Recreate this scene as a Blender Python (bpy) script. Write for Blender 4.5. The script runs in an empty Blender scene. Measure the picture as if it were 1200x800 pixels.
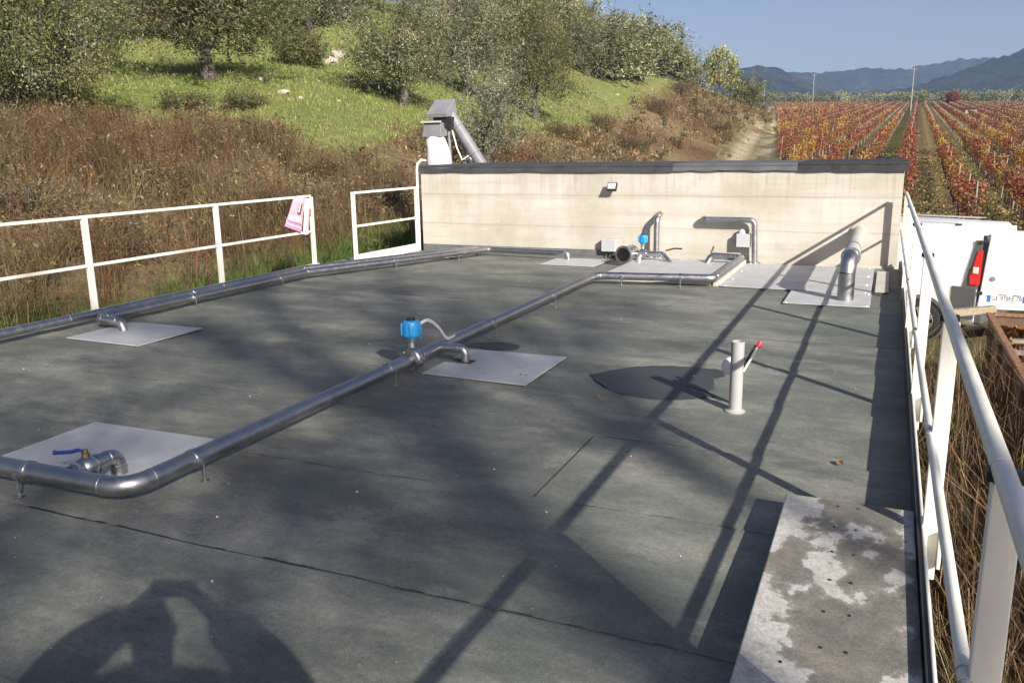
import bpy, bmesh, math
import numpy as np
from mathutils import Vector, Matrix, Quaternion
PI = math.pi
sc = bpy.context.scene
COL = sc.collection
rng = np.random.default_rng(7)

# ------------------------------------------------------------------ camera
FPX = 991.5
CAMZ = 1.75
_p, _r, _y = math.radians(12.896), math.radians(-0.854), math.radians(23.854)
_f = np.array([-math.sin(_y)*math.cos(_p), math.cos(_y)*math.cos(_p), -math.sin(_p)])
_rt = np.array([math.cos(_y), math.sin(_y), 0.0]); _up = np.cross(_rt, _f)
RM = np.array([math.cos(_r)*_rt+math.sin(_r)*_up, -math.sin(_r)*_rt+math.cos(_r)*_up, _f])
CAM = np.array([0.0, 0.0, CAMZ])
cd = bpy.data.cameras.new('camera'); cam = bpy.data.objects.new('camera', cd); COL.objects.link(cam)
cd.sensor_width = 36.0; cd.lens = FPX/1200*36.0; cd.clip_start = 0.02; cd.clip_end = 9000
M4 = Matrix.Identity(4)
for i in range(3):
    M4[i][0] = RM[0][i]; M4[i][1] = RM[1][i]; M4[i][2] = -RM[2][i]
M4.translation = Vector(CAM); cam.matrix_world = M4
sc.camera = cam

def ray(u, v):
    return RM.T @ np.array([(u-600)/FPX, -(v-400)/FPX, 1.0])
def at(u, v, d):            # the place seen at (u, v), d metres in front of the camera
    return CAM + ray(u, v)*d
def proj(P):                # where places fall in the photograph (n,3) -> u, v, depth
    q = (np.asarray(P, float)-CAM) @ RM.T
    z = np.where(np.abs(q[..., 2]) < 1e-6, 1e-6, q[..., 2])
    return 600+FPX*q[..., 0]/z, 400-FPX*q[..., 1]/z, q[..., 2]

# ------------------------------------------------------------------ light
SUN = Vector((1.47, -1.34, 1.0)).normalized()
sl = bpy.data.lights.new('sun', 'SUN'); sun = bpy.data.objects.new('sun', sl); COL.objects.link(sun)
sl.energy = 5.0; sl.angle = math.radians(0.53); sl.color = (1.0, 0.94, 0.85)
sun.rotation_mode = 'QUATERNION'; sun.rotation_quaternion = (-SUN).to_track_quat('-Z', 'Y')
sun.location = (20, -18, 30)
W = bpy.data.worlds.new('World'); sc.world = W; W.use_nodes = True
nt = W.node_tree; bg = nt.nodes['Background']
sky = nt.nodes.new('ShaderNodeTexSky'); sky.sky_type = 'NISHITA'; sky.sun_disc = False
sky.sun_elevation = math.asin(SUN.z); sky.sun_rotation = math.atan2(SUN.x, SUN.y)
sky.air_density = 1.0; sky.dust_density = 2.2; sky.ozone_density = 4.0; sky.altitude = 150
smx = nt.nodes.new('ShaderNodeMix'); smx.data_type = 'RGBA'; smx.blend_type = 'MULTIPLY'; smx.inputs[0].default_value = 1.0
nt.links.new(sky.outputs[0], smx.inputs[6]); smx.inputs[7].default_value = (1.30, 1.04, 1.02, 1)     # a milky, slightly lavender autumn sky
nt.links.new(smx.outputs[2], bg.inputs[0]); bg.inputs[1].default_value = 0.056
sc.view_settings.view_transform = 'Standard'; sc.view_settings.look = 'None'
sc.view_settings.exposure = 0.82; sc.view_settings.gamma = 1.0
sc.render.engine = 'CYCLES'
sc.cycles.max_bounces = 6; sc.cycles.diffuse_bounces = 3; sc.cycles.volume_bounces = 1
sc.cycles.transparent_max_bounces = 8
try:
    sc.cycles.use_denoising = True
except Exception:
    pass

# ------------------------------------------------------------------ helpers: objects
ORG = {}
def tag(o, label=None, cat=None, group=None, kind=None):
    if label: o['label'] = label
    if cat: o['category'] = cat
    if group: o['group'] = group
    if kind: o['kind'] = kind
    return o
def thing(name, loc, label, cat, group=None, rz=0.0):
    o = bpy.data.objects.new(name, None); COL.objects.link(o)
    o.empty_display_size = 0.2
    o.location = loc; o.rotation_euler = (0, 0, rz)
    ORG[o] = np.array(loc, float) if rz == 0.0 else np.zeros(3)
    return tag(o, label, cat, group)
def link_mesh(name, me, parent=None, loc=(0, 0, 0)):
    o = bpy.data.objects.new(name, me); COL.objects.link(o)
    if parent is not None: o.parent = parent
    o.location = loc
    return o
def copy_tree(o, parent=None):
    c = o.copy(); COL.objects.link(c)
    if parent is not None: c.parent = parent
    for ch in list(o.children): copy_tree(ch, c)
    return c

class MB:
    def __init__(s): s.v = []; s.f = []
    def add(s, vs, fs):
        b = len(s.v); s.v.extend([tuple(map(float, q)) for q in vs]); s.f.extend([tuple(b+i for i in f) for f in fs]); return s
    def box(s, c, d, rz=0.0, M=None):
        x, y, z = d[0]/2, d[1]/2, d[2]/2
        vs = [Vector((sx*x, sy*y, sz*z)) for sx in (-1, 1) for sy in (-1, 1) for sz in (-1, 1)]
        R = M if M is not None else Matrix.Rotation(rz, 3, 'Z')
        vs = [R @ q + Vector(c) for q in vs]
        return s.add(vs, [(0, 1, 3, 2), (4, 6, 7, 5), (0, 4, 5, 1), (2, 3, 7, 6), (0, 2, 6, 4), (1, 5, 7, 3)])
    def bar(s, a, b, w, h):       # rectangular bar from a to b; w across, h upwards
        a = Vector(a); b = Vector(b); d = (b-a); L = d.length; d.normalize()
        up = Vector((0, 0, 1)) if abs(d.z) < 0.95 else Vector((0, 1, 0))
        x = d.cross(up).normalized(); z = x.cross(d)
        R = Matrix((x, d, z)).transposed()
        return s.box((a+b)/2, (w, L, h), M=R)
    def tube(s, pts, r, n=14, cap=True):
        pts = [Vector(q) for q in pts]; k = len(pts)
        rs = r if hasattr(r, '__len__') else [r]*k
        T = []
        for i in range(k):
            a = pts[max(i-1, 0)]; b = pts[min(i+1, k-1)]; T.append((b-a).normalized())
        up = Vector((0, 0, 1)) if abs(T[0].z) < 0.9 else Vector((1, 0, 0))
        x = T[0].cross(up).normalized(); vs = []
        for i in range(k):
            if i: 
                q = T[i-1].rotation_difference(T[i]); x = (q @ x).normalized()
            y = T[i].cross(x)
            for j in range(n):
                t = 2*PI*j/n; vs.append(pts[i]+(x*math.cos(t)+y*math.sin(t))*rs[i])
        fs = [(i*n+j, i*n+(j+1) % n, (i+1)*n+(j+1) % n, (i+1)*n+j) for i in range(k-1) for j in range(n)]
        if cap: fs += [tuple(range(n-1, -1, -1)), tuple(range((k-1)*n, k*n))]
        return s.add(vs, fs)
    def lathe(s, prof, o=(0, 0, 0), axis=(0, 0, 1), n=20, cap=True):   # prof: (radius, height along axis)
        o = Vector(o); a = Vector(axis).normalized()
        x = a.orthogonal().normalized(); y = a.cross(x)
        vs = []; k = len(prof)
        for (r, h) in prof:
            for j in range(n):
                t = 2*PI*j/n; vs.append(o+a*h+(x*math.cos(t)+y*math.sin(t))*max(r, 1e-4))
        fs = [(i*n+j, i*n+(j+1) % n, (i+1)*n+(j+1) % n, (i+1)*n+j) for i in range(k-1) for j in range(n)]
        if cap: fs += [tuple(range(n-1, -1, -1)), tuple(range((k-1)*n, k*n))]
        return s.add(vs, fs)
    def prism(s, poly, z0, z1):
        n = len(poly)
        vs = [(p[0], p[1], z0) for p in poly]+[(p[0], p[1], z1) for p in poly]
        fs = [tuple(range(n-1, -1, -1)), tuple(range(n, 2*n))]+[(i, (i+1) % n, n+(i+1) % n, n+i) for i in range(n)]
        return s.add(vs, fs)
    def mesh(s, name, mat=None, smooth=True, bevel=0.0, off=(0, 0, 0), fix=True):
        me = bpy.data.meshes.new(name)
        o = np.array(off, float)
        me.from_pydata([tuple(np.array(q)-o) for q in s.v], [], s.f)
        bm = bmesh.new(); bm.from_mesh(me)
        if fix: bmesh.ops.recalc_face_normals(bm, faces=bm.faces)
        if bevel:
            es = [e for e in bm.edges if len(e.link_faces) == 2 and e.calc_face_angle(0) > 0.6]
            bmesh.ops.bevel(bm, geom=es, offset=bevel, segments=2, profile=0.5, affect='EDGES', clamp_overlap=True)
        bm.to_mesh(me); bm.free()
        if smooth:
            me.polygons.foreach_set('use_smooth', [True]*len(me.polygons))
            me.set_sharp_from_angle(angle=math.radians(38))
        if mat: me.materials.append(mat)
        return me
    def build(s, name, mat, parent=None, smooth=True, bevel=0.0, base=None, fix=True):
        if parent is not None:
            off = ORG[parent]
            o = link_mesh(name, s.mesh(name, mat, smooth, bevel, off, fix), parent)
            ORG[o] = off
        else:
            if base is None:
                a = np.array(s.v); base = ((a[:, 0].min()+a[:, 0].max())/2, (a[:, 1].min()+a[:, 1].max())/2, a[:, 2].min())
            o = link_mesh(name, s.mesh(name, mat, smooth, bevel, base, fix), None, base); ORG[o] = np.array(base, float)
        return o

def quads_mesh(name, V, mat, cols=None):
    """V (n,4,3) -> mesh of n quads with a per-quad colour"""
    V = np.asarray(V, np.float32); n = len(V)
    me = bpy.data.meshes.new(name)
    me.vertices.add(4*n); me.vertices.foreach_set('co', V.reshape(-1))
    me.loops.add(4*n); me.loops.foreach_set('vertex_index', np.arange(4*n, dtype=np.int32))
    me.polygons.add(n); me.polygons.foreach_set('loop_start', np.arange(0, 4*n, 4, dtype=np.int32))
    me.polygons.foreach_set('loop_total', np.full(n, 4, np.int32))
    if cols is not None:
        ca = me.color_attributes.new('Col', 'FLOAT_COLOR', 'POINT')
        c = np.ones((4*n, 4), np.float32); c[:, :3] = np.repeat(np.asarray(cols, np.float32), 4, axis=0)
        ca.data.foreach_set('color', c.reshape(-1))
    me.update(calc_edges=True)
    if mat: me.materials.append(mat)
    return me

# ------------------------------------------------------------------ helpers: materials
def newmat(name):
    m = bpy.data.materials.new(name); m.use_nodes = True
    n = m.node_tree.nodes; b = n['Principled BSDF']
    return m, m.node_tree, b
def N(t, kind, **kw):
    n = t.nodes.new(kind)
    for k, v in kw.items():
        if k.startswith('i_'):
            key = k[2:]
            n.inputs[int(key) if key.isdigit() else key].default_value = v
        else: setattr(n, k, v)
    return n
def coords(t, scale=(1, 1, 1), rot=(0, 0, 0), src='Object'):
    c = N(t, 'ShaderNodeTexCoord'); mp = N(t, 'ShaderNodeMapping')
    mp.inputs['Scale'].default_value = scale; mp.inputs['Rotation'].default_value = rot
    t.links.new(c.outputs[src], mp.inputs['Vector']); return mp.outputs[0]
def noise(t, vec, scale, detail=4, rough=0.55, out=0):
    n = N(t, 'ShaderNodeTexNoise'); n.inputs['Scale'].default_value = scale
    n.inputs['Detail'].default_value = detail; n.inputs['Roughness'].default_value = rough
    if vec is not None: t.links.new(vec, n.inputs['Vector'])
    return n.outputs[out]
def ramp(t, fac, stops, interp='LINEAR'):
    r = N(t, 'ShaderNodeValToRGB'); e = r.color_ramp.elements; r.color_ramp.interpolation = interp
    while len(e) < len(stops): e.new(0.5)
    for el, (p, c) in zip(e, stops):
        el.position = p; el.color = (c[0], c[1], c[2], 1) if hasattr(c, '__len__') else (c, c, c, 1)
    t.links.new(fac, r.inputs[0]); return r.outputs[0]
def mix(t, fac, a, b, mode='MIX'):
    m = N(t, 'ShaderNodeMix', data_type='RGBA', blend_type=mode)
    for s_, q in ((m.inputs[0], fac), (m.inputs[6], a), (m.inputs[7], b)):
        if hasattr(q, 'is_linked'): t.links.new(q, s_)
        elif hasattr(q, '__len__'): s_.default_value = (*q[:3], 1)
        else: s_.default_value = q
    return m.outputs[2]
def bump(t, b, h, strength=0.3, dist=0.01):
    n = N(t, 'ShaderNodeBump'); n.inputs['Strength'].default_value = strength; n.inputs['Distance'].default_value = dist
    t.links.new(h, n.inputs['Height']); t.links.new(n.outputs[0], b.inputs['Normal'])
def simple(name, c1, c2=None, scale=6, rough=0.6, metal=0.0, bmp=0.0, detail=5, stretch=(1, 1, 1), lo=0.3, hi=0.7, bdist=0.005, dirt=0.0, dirtcol=(0.12, 0.1, 0.08)):
    m, t, b = newmat(name); v = coords(t, stretch)
    b.inputs['Roughness'].default_value = rough; b.inputs['Metallic'].default_value = metal
    nz = noise(t, v, scale, detail)
    c = ramp(t, nz, [(lo, c1), (hi, c2 or c1)])
    if dirt:
        d = ramp(t, noise(t, v, scale*0.37, 8, 0.7), [(0.5, 0.0), (0.72, dirt)])
        c = mix(t, d, c, dirtcol)
    t.links.new(c, b.inputs['Base Color'])
    if bmp: bump(t, b, nz, bmp, bdist)
    return m

MAT = {}
def foliage_mat(name, trans=0.3, gloss=0.15, rough=0.55):
    m = bpy.data.materials.new(name); m.use_nodes = True; t = m.node_tree
    for n in list(t.nodes): t.nodes.remove(n)
    out = N(t, 'ShaderNodeOutputMaterial'); a = N(t, 'ShaderNodeVertexColor', layer_name='Col')
    d = N(t, 'ShaderNodeBsdfDiffuse'); tr = N(t, 'ShaderNodeBsdfTranslucent'); g = N(t, 'ShaderNodeBsdfGlossy')
    g.inputs['Roughness'].default_value = rough
    m1 = N(t, 'ShaderNodeMixShader'); m2 = N(t, 'ShaderNodeMixShader'); fr = N(t, 'ShaderNodeFresnel'); fr.inputs[0].default_value = 1.35
    mu = N(t, 'ShaderNodeMath', operation='MULTIPLY'); mu.inputs[1].default_value = gloss*4
    m1.inputs[0].default_value = trans
    t.links.new(a.outputs[0], d.inputs[0]); t.links.new(a.outputs[0], tr.inputs[0])
    t.links.new(d.outputs[0], m1.inputs[1]); t.links.new(tr.outputs[0], m1.inputs[2])
    t.links.new(fr.outputs[0], mu.inputs[0]); t.links.new(mu.outputs[0], m2.inputs[0])
    t.links.new(m1.outputs[0], m2.inputs[1]); t.links.new(g.outputs[0], m2.inputs[2]); t.links.new(m2.outputs[0], out.inputs[0])
    return m
MAT['leaf'] = foliage_mat('leaf', 0.24, 0.04, 0.6)
MAT['dry'] = foliage_mat('dry_stalks', 0.18, 0.01, 0.8)

def mat_membrane():
    m, t, b = newmat('bitumen_membrane'); v = coords(t)
    vs = coords(t, (0.55, 1.2, 1))
    big = noise(t, vs, 1.3, 6, 0.62)
    c = ramp(t, big, [(0.28, (0.074, 0.084, 0.072)), (0.42, (0.138, 0.149, 0.128)), (0.56, (0.228, 0.234, 0.199)), (0.74, (0.345, 0.342, 0.292))])
    st = ramp(t, noise(t, coords(t, (0.9, 1.6, 1)), 3.0, 8, 0.72), [(0.38, 0.0), (0.66, 0.7)])
    c = mix(t, st, c, (0.088, 0.094, 0.087))
    pale = ramp(t, noise(t, coords(t, (0.8, 1.5, 1)), 1.5, 9, 0.74), [(0.52, 0.0), (0.74, 0.75)]); c = mix(t, pale, c, (0.36, 0.345, 0.295))
    dk = ramp(t, noise(t, coords(t, (1, 2.2, 1)), 5.5, 8, 0.75), [(0.60, 0.0), (0.74, 0.7)]); c = mix(t, dk, c, (0.055, 0.058, 0.056))
    green = ramp(t, noise(t, v, 0.6, 3), [(0.45, 0.0), (0.7, 0.35)])
    c = mix(t, green, c, (0.12, 0.15, 0.125))
    sp = noise(t, v, 260, 2, 0.8)
    spc = ramp(t, sp, [(0.36, (0.62, 0.62, 0.62)), (0.52, (1, 1, 1)), (0.66, (1.35, 1.35, 1.3))])
    c = mix(t, 1.0, c, spc, 'MULTIPLY')
    g2 = noise(t, v, 45, 3, 0.7); c = mix(t, 1.0, c, ramp(t, g2, [(0.3, (0.82,)*3), (0.7, (1.16,)*3)]), 'MULTIPLY')
    t.links.new(c, b.inputs['Base Color'])
    r = ramp(t, big, [(0.3, 0.50), (0.7, 0.78)]); t.links.new(r, b.inputs['Roughness'])
    b.inputs['Specular IOR Level'].default_value = 0.55
    hh = mix(t, 0.55, sp, noise(t, coords(t, (0.8, 2.6, 1)), 3.5, 6, 0.6)); bump(t, b, hh, 0.6, 0.012)
    return m
MAT['membrane'] = mat_membrane()
def mat_wall():
    m, t, b = newmat('board_formed_concrete'); v = coords(t)
    big = noise(t, v, 1.1, 6, 0.6)
    c = ramp(t, big, [(0.28, (0.35, 0.324, 0.268)), (0.46, (0.48, 0.454, 0.39)), (0.70, (0.585, 0.562, 0.505))])
    stre = ramp(t, noise(t, coords(t, (6, 6, 0.5)), 1.6, 6, 0.7), [(0.44, 0.0), (0.72, 0.5)])
    c = mix(t, stre, c, (0.42, 0.36, 0.27))
    hz = ramp(t, noise(t, coords(t, (0.25, 0.25, 7)), 1.3, 5, 0.7), [(0.45, 0.0), (0.62, 0.6)])
    c = mix(t, hz, c, (0.42, 0.375, 0.30))
    spots = ramp(t, noise(t, v, 2.6, 7, 0.75), [(0.56, 0.0), (0.68, 0.55)]); c = mix(t, spots, c, (0.38, 0.34, 0.27))
    sz = N(t, 'ShaderNodeSeparateXYZ'); t.links.new(v, sz.inputs[0]); mr = N(t, 'ShaderNodeMapRange'); mr.inputs[1].default_value = 3.25; mr.inputs[2].default_value = 3.86; t.links.new(sz.outputs[2], mr.inputs[0])
    dn = ramp(t, noise(t, coords(t, (9, 9, 0.35)), 1.5, 6, 0.7), [(0.50, 0.0), (0.68, 0.45)]); mm = N(t, 'ShaderNodeMath', operation='MULTIPLY'); t.links.new(mr.outputs[0], mm.inputs[0]); t.links.new(dn, mm.inputs[1]); c = mix(t, mm.outputs[0], c, (0.22, 0.195, 0.155))
    w = N(t, 'ShaderNodeTexWave', wave_type='BANDS', bands_direction='Z'); w.inputs['Scale'].default_value = 0.63; w.inputs['Distortion'].default_value = 0.25
    w.inputs['Detail'].default_value = 2; t.links.new(v, w.inputs['Vector'])
    ln = ramp(t, w.outputs[1], [(0.0, 0.34), (0.012, 0.0)]); c = mix(t, ln, c, (0.25, 0.21, 0.16))
    dr = ramp(t, noise(t, v, 9, 8, 0.75), [(0.58, 0.0), (0.75, 0.4)]); c = mix(t, dr, c, (0.34, 0.30, 0.24))
    t.links.new(c, b.inputs['Base Color']); b.inputs['Roughness'].default_value = 0.85
    hh = mix(t, 0.5, noise(t, v, 30, 5), w.outputs[1]); bump(t, b, hh, 0.35, 0.01)
    return m
MAT['wall'] = mat_wall()
def mat_plinth():
    m, t, b = newmat('stained_concrete'); v = coords(t)
    sx = N(t, 'ShaderNodeSeparateXYZ'); t.links.new(v, sx.inputs[0])
    ab = N(t, 'ShaderNodeMath', operation='ABSOLUTE'); ad = N(t, 'ShaderNodeMath', operation='ADD'); ad.inputs[1].default_value = -0.05
    t.links.new(sx.outputs[0], ad.inputs[0]); t.links.new(ad.outputs[0], ab.inputs[0])
    n1 = noise(t, coords(t, (1.0, 0.75, 1)), 4.2, 7, 0.55)
    s = N(t, 'ShaderNodeMath', operation='MULTIPLY_ADD'); s.inputs[1].default_value = -0.62; t.links.new(ab.outputs[0], s.inputs[0]); t.links.new(n1, s.inputs[2])
    mask = ramp(t, s.outputs[0], [(0.378, 0.0), (0.40, 0.8), (0.45, 1.0)])
    ca = ramp(t, noise(t, v, 22, 8, 0.7), [(0.3, (0.34, 0.33, 0.30)), (0.5, (0.475, 0.46, 0.42)), (0.75, (0.60, 0.58, 0.535))])
    cb = ramp(t, noise(t, v, 7, 8, 0.7), [(0.3, (0.105, 0.104, 0.092)), (0.5, (0.168, 0.158, 0.134)), (0.7, (0.25, 0.222, 0.178))])
    c = mix(t, mask, ca, cb)
    sp = ramp(t, noise(t, v, 90, 3, 0.8), [(0.3, (0.75,)*3), (0.6, (1.1,)*3)]); c = mix(t, 1.0, c, sp, 'MULTIPLY')
    t.links.new(c, b.inputs['Base Color']); b.inputs['Roughness'].default_value = 0.9
    bump(t, b, noise(t, v, 60, 6, 0.7), 0.5, 0.006)
    return m
MAT['plinth'] = mat_plinth()
def mat_steel(name, c, rough, met=1.0):
    m, t, b = newmat(name); v = coords(t)
    nz = noise(t, v, 5, 6, 0.65)
    cs_ = ramp(t, nz, [(0.3, tuple(x*0.72 for x in c)), (0.7, c)]); dd = ramp(t, noise(t, v, 16, 8, 0.8), [(0.56, 0.0), (0.70, 0.55)]); cs_ = mix(t, dd, cs_, (0.20, 0.185, 0.16)); t.links.new(cs_, b.inputs['Base Color'])
    t.links.new(ramp(t, noise(t, v, 14, 5, 0.7), [(0.3, rough*0.75), (0.7, rough*1.35)]), b.inputs['Roughness'])
    b.inputs['Metallic'].default_value = met
    bump(t, b, noise(t, v, 120, 3), 0.04, 0.002)
    return m
MAT['steel'] = mat_steel('stainless_pipe', (0.46, 0.46, 0.47), 0.40)
MAT['bright_steel'] = mat_steel('bright_stainless', (0.58, 0.58, 0.575), 0.33)
def mat_plate():
    m, t, b = newmat('galvanised_plate'); v = coords(t)
    c = ramp(t, noise(t, v, 3.0, 6, 0.6), [(0.3, (0.42, 0.43, 0.445)), (0.7, (0.52, 0.525, 0.53))])
    d = ramp(t, noise(t, v, 7, 8, 0.75), [(0.50, 0.0), (0.74, 0.6)]); c = mix(t, d, c, (0.34, 0.31, 0.26))
    sp = ramp(t, noise(t, v, 120, 3, 0.7), [(0.3, (0.86,)*3), (0.6, (1.04,)*3)]); c = mix(t, 1.0, c, sp, 'MULTIPLY')
    t.links.new(c, b.inputs['Base Color']); b.inputs['Metallic'].default_value = 0.12
    t.links.new(ramp(t, noise(t, v, 6, 4), [(0.3, 0.45), (0.7, 0.7)]), b.inputs['Roughness'])
    bump(t, b, noise(t, v, 3.5, 4), 0.3, 0.02)
    return m
MAT['plate'] = mat_plate()
MAT['white'] = simple('cream_white_paint', (0.70, 0.685, 0.60), (0.78, 0.77, 0.70), 5, 0.42, dirt=0.55, dirtcol=(0.42, 0.33, 0.21), bmp=0.08, stretch=(1, 1, 0.4))
MAT['black_rubber'] = simple('black_membrane_edge', (0.018, 0.019, 0.021), (0.035, 0.036, 0.038), 8, 0.6, bmp=0.2)
MAT['flash'] = simple('dark_grey_flashing', (0.085, 0.088, 0.09), (0.15, 0.15, 0.148), 5, 0.75, bmp=0.3, dirt=0.4, dirtcol=(0.2, 0.18, 0.15))
MAT['cap_dark'] = simple('dark_cap_sheet', (0.035, 0.037, 0.042), (0.065, 0.067, 0.072), 4, 0.5, bmp=0.2)
MAT['cap_grey'] = simple('faded_cap_sheet', (0.075, 0.078, 0.085), (0.125, 0.127, 0.13), 3, 0.7, bmp=0.2, dirt=0.3)
MAT['blue'] = simple('blue_enamel', (0.02, 0.22, 0.52), (0.035, 0.30, 0.62), 7, 0.35)
MAT['blue_handle'] = simple('blue_vinyl', (0.02, 0.05, 0.24), (0.03, 0.08, 0.32), 9, 0.4)
MAT['black'] = simple('black_plastic', (0.012, 0.012, 0.013), (0.028, 0.028, 0.03), 12, 0.45)
MAT['dark'] = simple('dark_hole', (0.008, 0.008, 0.008), (0.02, 0.018, 0.015), 10, 0.9)
MAT['grey_box'] = simple('light_grey_plastic', (0.40, 0.41, 0.41), (0.46, 0.47, 0.47), 6, 0.5)
MAT['grey_metal'] = simple('grey_painted_metal', (0.17, 0.175, 0.19), (0.23, 0.235, 0.25), 5, 0.5, dirt=0.3)
MAT['pvc'] = simple('grey_pvc', (0.34, 0.34, 0.33), (0.41, 0.41, 0.40), 4, 0.5, dirt=0.3, dirtcol=(0.3, 0.28, 0.24))
MAT['pvc_white'] = simple('white_plastic', (0.74, 0.73, 0.70), (0.80, 0.79, 0.76), 6, 0.35, dirt=0.2)
MAT['red_plastic'] = simple('red_plastic', (0.50, 0.03, 0.05), (0.60, 0.06, 0.08), 9, 0.4)
MAT['brass'] = simple('tarnished_brass', (0.30, 0.22, 0.10), (0.38, 0.29, 0.15), 15, 0.4, 0.9)
MAT['concrete_pale'] = simple('pale_concrete', (0.44, 0.41, 0.35), (0.60, 0.57, 0.50), 9, 0.9, bmp=0.5, dirt=0.5, dirtcol=(0.25, 0.22, 0.17))
MAT['concrete'] = simple('grey_concrete', (0.26, 0.25, 0.23), (0.38, 0.365, 0.33), 4, 0.9, bmp=0.4, dirt=0.4)
MAT['lagging'] = simple('pale_pipe_lagging', (0.40, 0.385, 0.34), (0.54, 0.52, 0.46), 5, 0.75, bmp=0.3, dirt=0.3)
MAT['cable'] = simple('white_cable', (0.66, 0.65, 0.62), (0.74, 0.73, 0.70), 6, 0.5)
MAT['bag'] = simple('white_bag', (0.60, 0.60, 0.60), (0.74, 0.74, 0.74), 4, 0.55, bmp=0.3)
MAT['rust'] = simple('rusty_steel', (0.10, 0.062, 0.038), (0.20, 0.125, 0.075), 7, 0.85, bmp=0.5, dirt=0.7, dirtcol=(0.22, 0.10, 0.045))
MAT['rust_edge'] = simple('rusty_edge', (0.16, 0.075, 0.035), (0.32, 0.18, 0.10), 14, 0.8, bmp=0.4)
MAT['wood'] = simple('weathered_timber', (0.22, 0.17, 0.12), (0.40, 0.33, 0.24), 9, 0.85, bmp=0.5, stretch=(6, 1, 6))
MAT['car_white'] = simple('white_car_paint', (0.78, 0.785, 0.79), (0.81, 0.81, 0.81), 2, 0.22)
MAT['car_grey'] = simple('grey_bumper_plastic', (0.075, 0.077, 0.082), (0.10, 0.10, 0.105), 30, 0.6, bmp=0.1)
MAT['tyre'] = simple('tyre_rubber', (0.018, 0.018, 0.018), (0.035, 0.033, 0.031), 20, 0.8)
MAT['alloy'] = mat_steel('alloy_rim', (0.62, 0.62, 0.63), 0.3)
MAT['glass'] = simple('dark_car_glass', (0.015, 0.018, 0.02), (0.02, 0.022, 0.025), 2, 0.05)
MAT['lens_red'] = simple('red_lamp_lens', (0.55, 0.012, 0.012), (0.65, 0.02, 0.02), 14, 0.15)
MAT['lens_white'] = simple('clear_lamp_lens', (0.70, 0.66, 0.62), (0.78, 0.75, 0.72), 14, 0.15)
MAT['plate_white'] = simple('number_plate_white', (0.74, 0.75, 0.75), (0.78, 0.78, 0.78), 3, 0.35)
MAT['plate_blue'] = simple('number_plate_blue', (0.03, 0.14, 0.45), (0.04, 0.16, 0.5), 3, 0.35)
MAT['bark'] = simple('olive_bark', (0.055, 0.047, 0.038), (0.15, 0.13, 0.105), 9, 0.95, bmp=0.8, stretch=(1, 1, 0.3))
MAT['stake'] = simple('pale_vine_stake', (0.24, 0.21, 0.185), (0.40, 0.37, 0.335), 6, 0.85)
MAT['stone'] = simple('pale_limestone', (0.28, 0.25, 0.19), (0.44, 0.40, 0.32), 4, 0.9, bmp=0.5)
MAT['pole'] = simple('pale_pole', (0.24, 0.23, 0.22), (0.34, 0.33, 0.31), 3, 0.85)
MAT['pebble'] = simple('white_pebble', (0.50, 0.49, 0.46), (0.70, 0.69, 0.66), 40, 0.85)
MAT['wet'] = simple('wet_membrane', (0.036, 0.039, 0.045), (0.055, 0.058, 0.064), 3, 0.62, bmp=0.25, bdist=0.004)
MAT['plastic_clear'] = simple('milky_plastic_sleeve', (0.62, 0.60, 0.62), (0.74, 0.72, 0.74), 8, 0.25)
MAT['pink'] = simple('pink_print', (0.62, 0.33, 0.42), (0.70, 0.44, 0.52), 9, 0.5)
MAT['magenta'] = simple('magenta_print', (0.56, 0.20, 0.44), (0.62, 0.28, 0.50), 9, 0.5)
MAT['print_dark'] = simple('dark_print', (0.05, 0.045, 0.05), (0.12, 0.11, 0.11), 30, 0.5)
MAT['purple'] = simple('purple_print', (0.20, 0.12, 0.30), (0.25, 0.16, 0.36), 9, 0.5)
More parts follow.
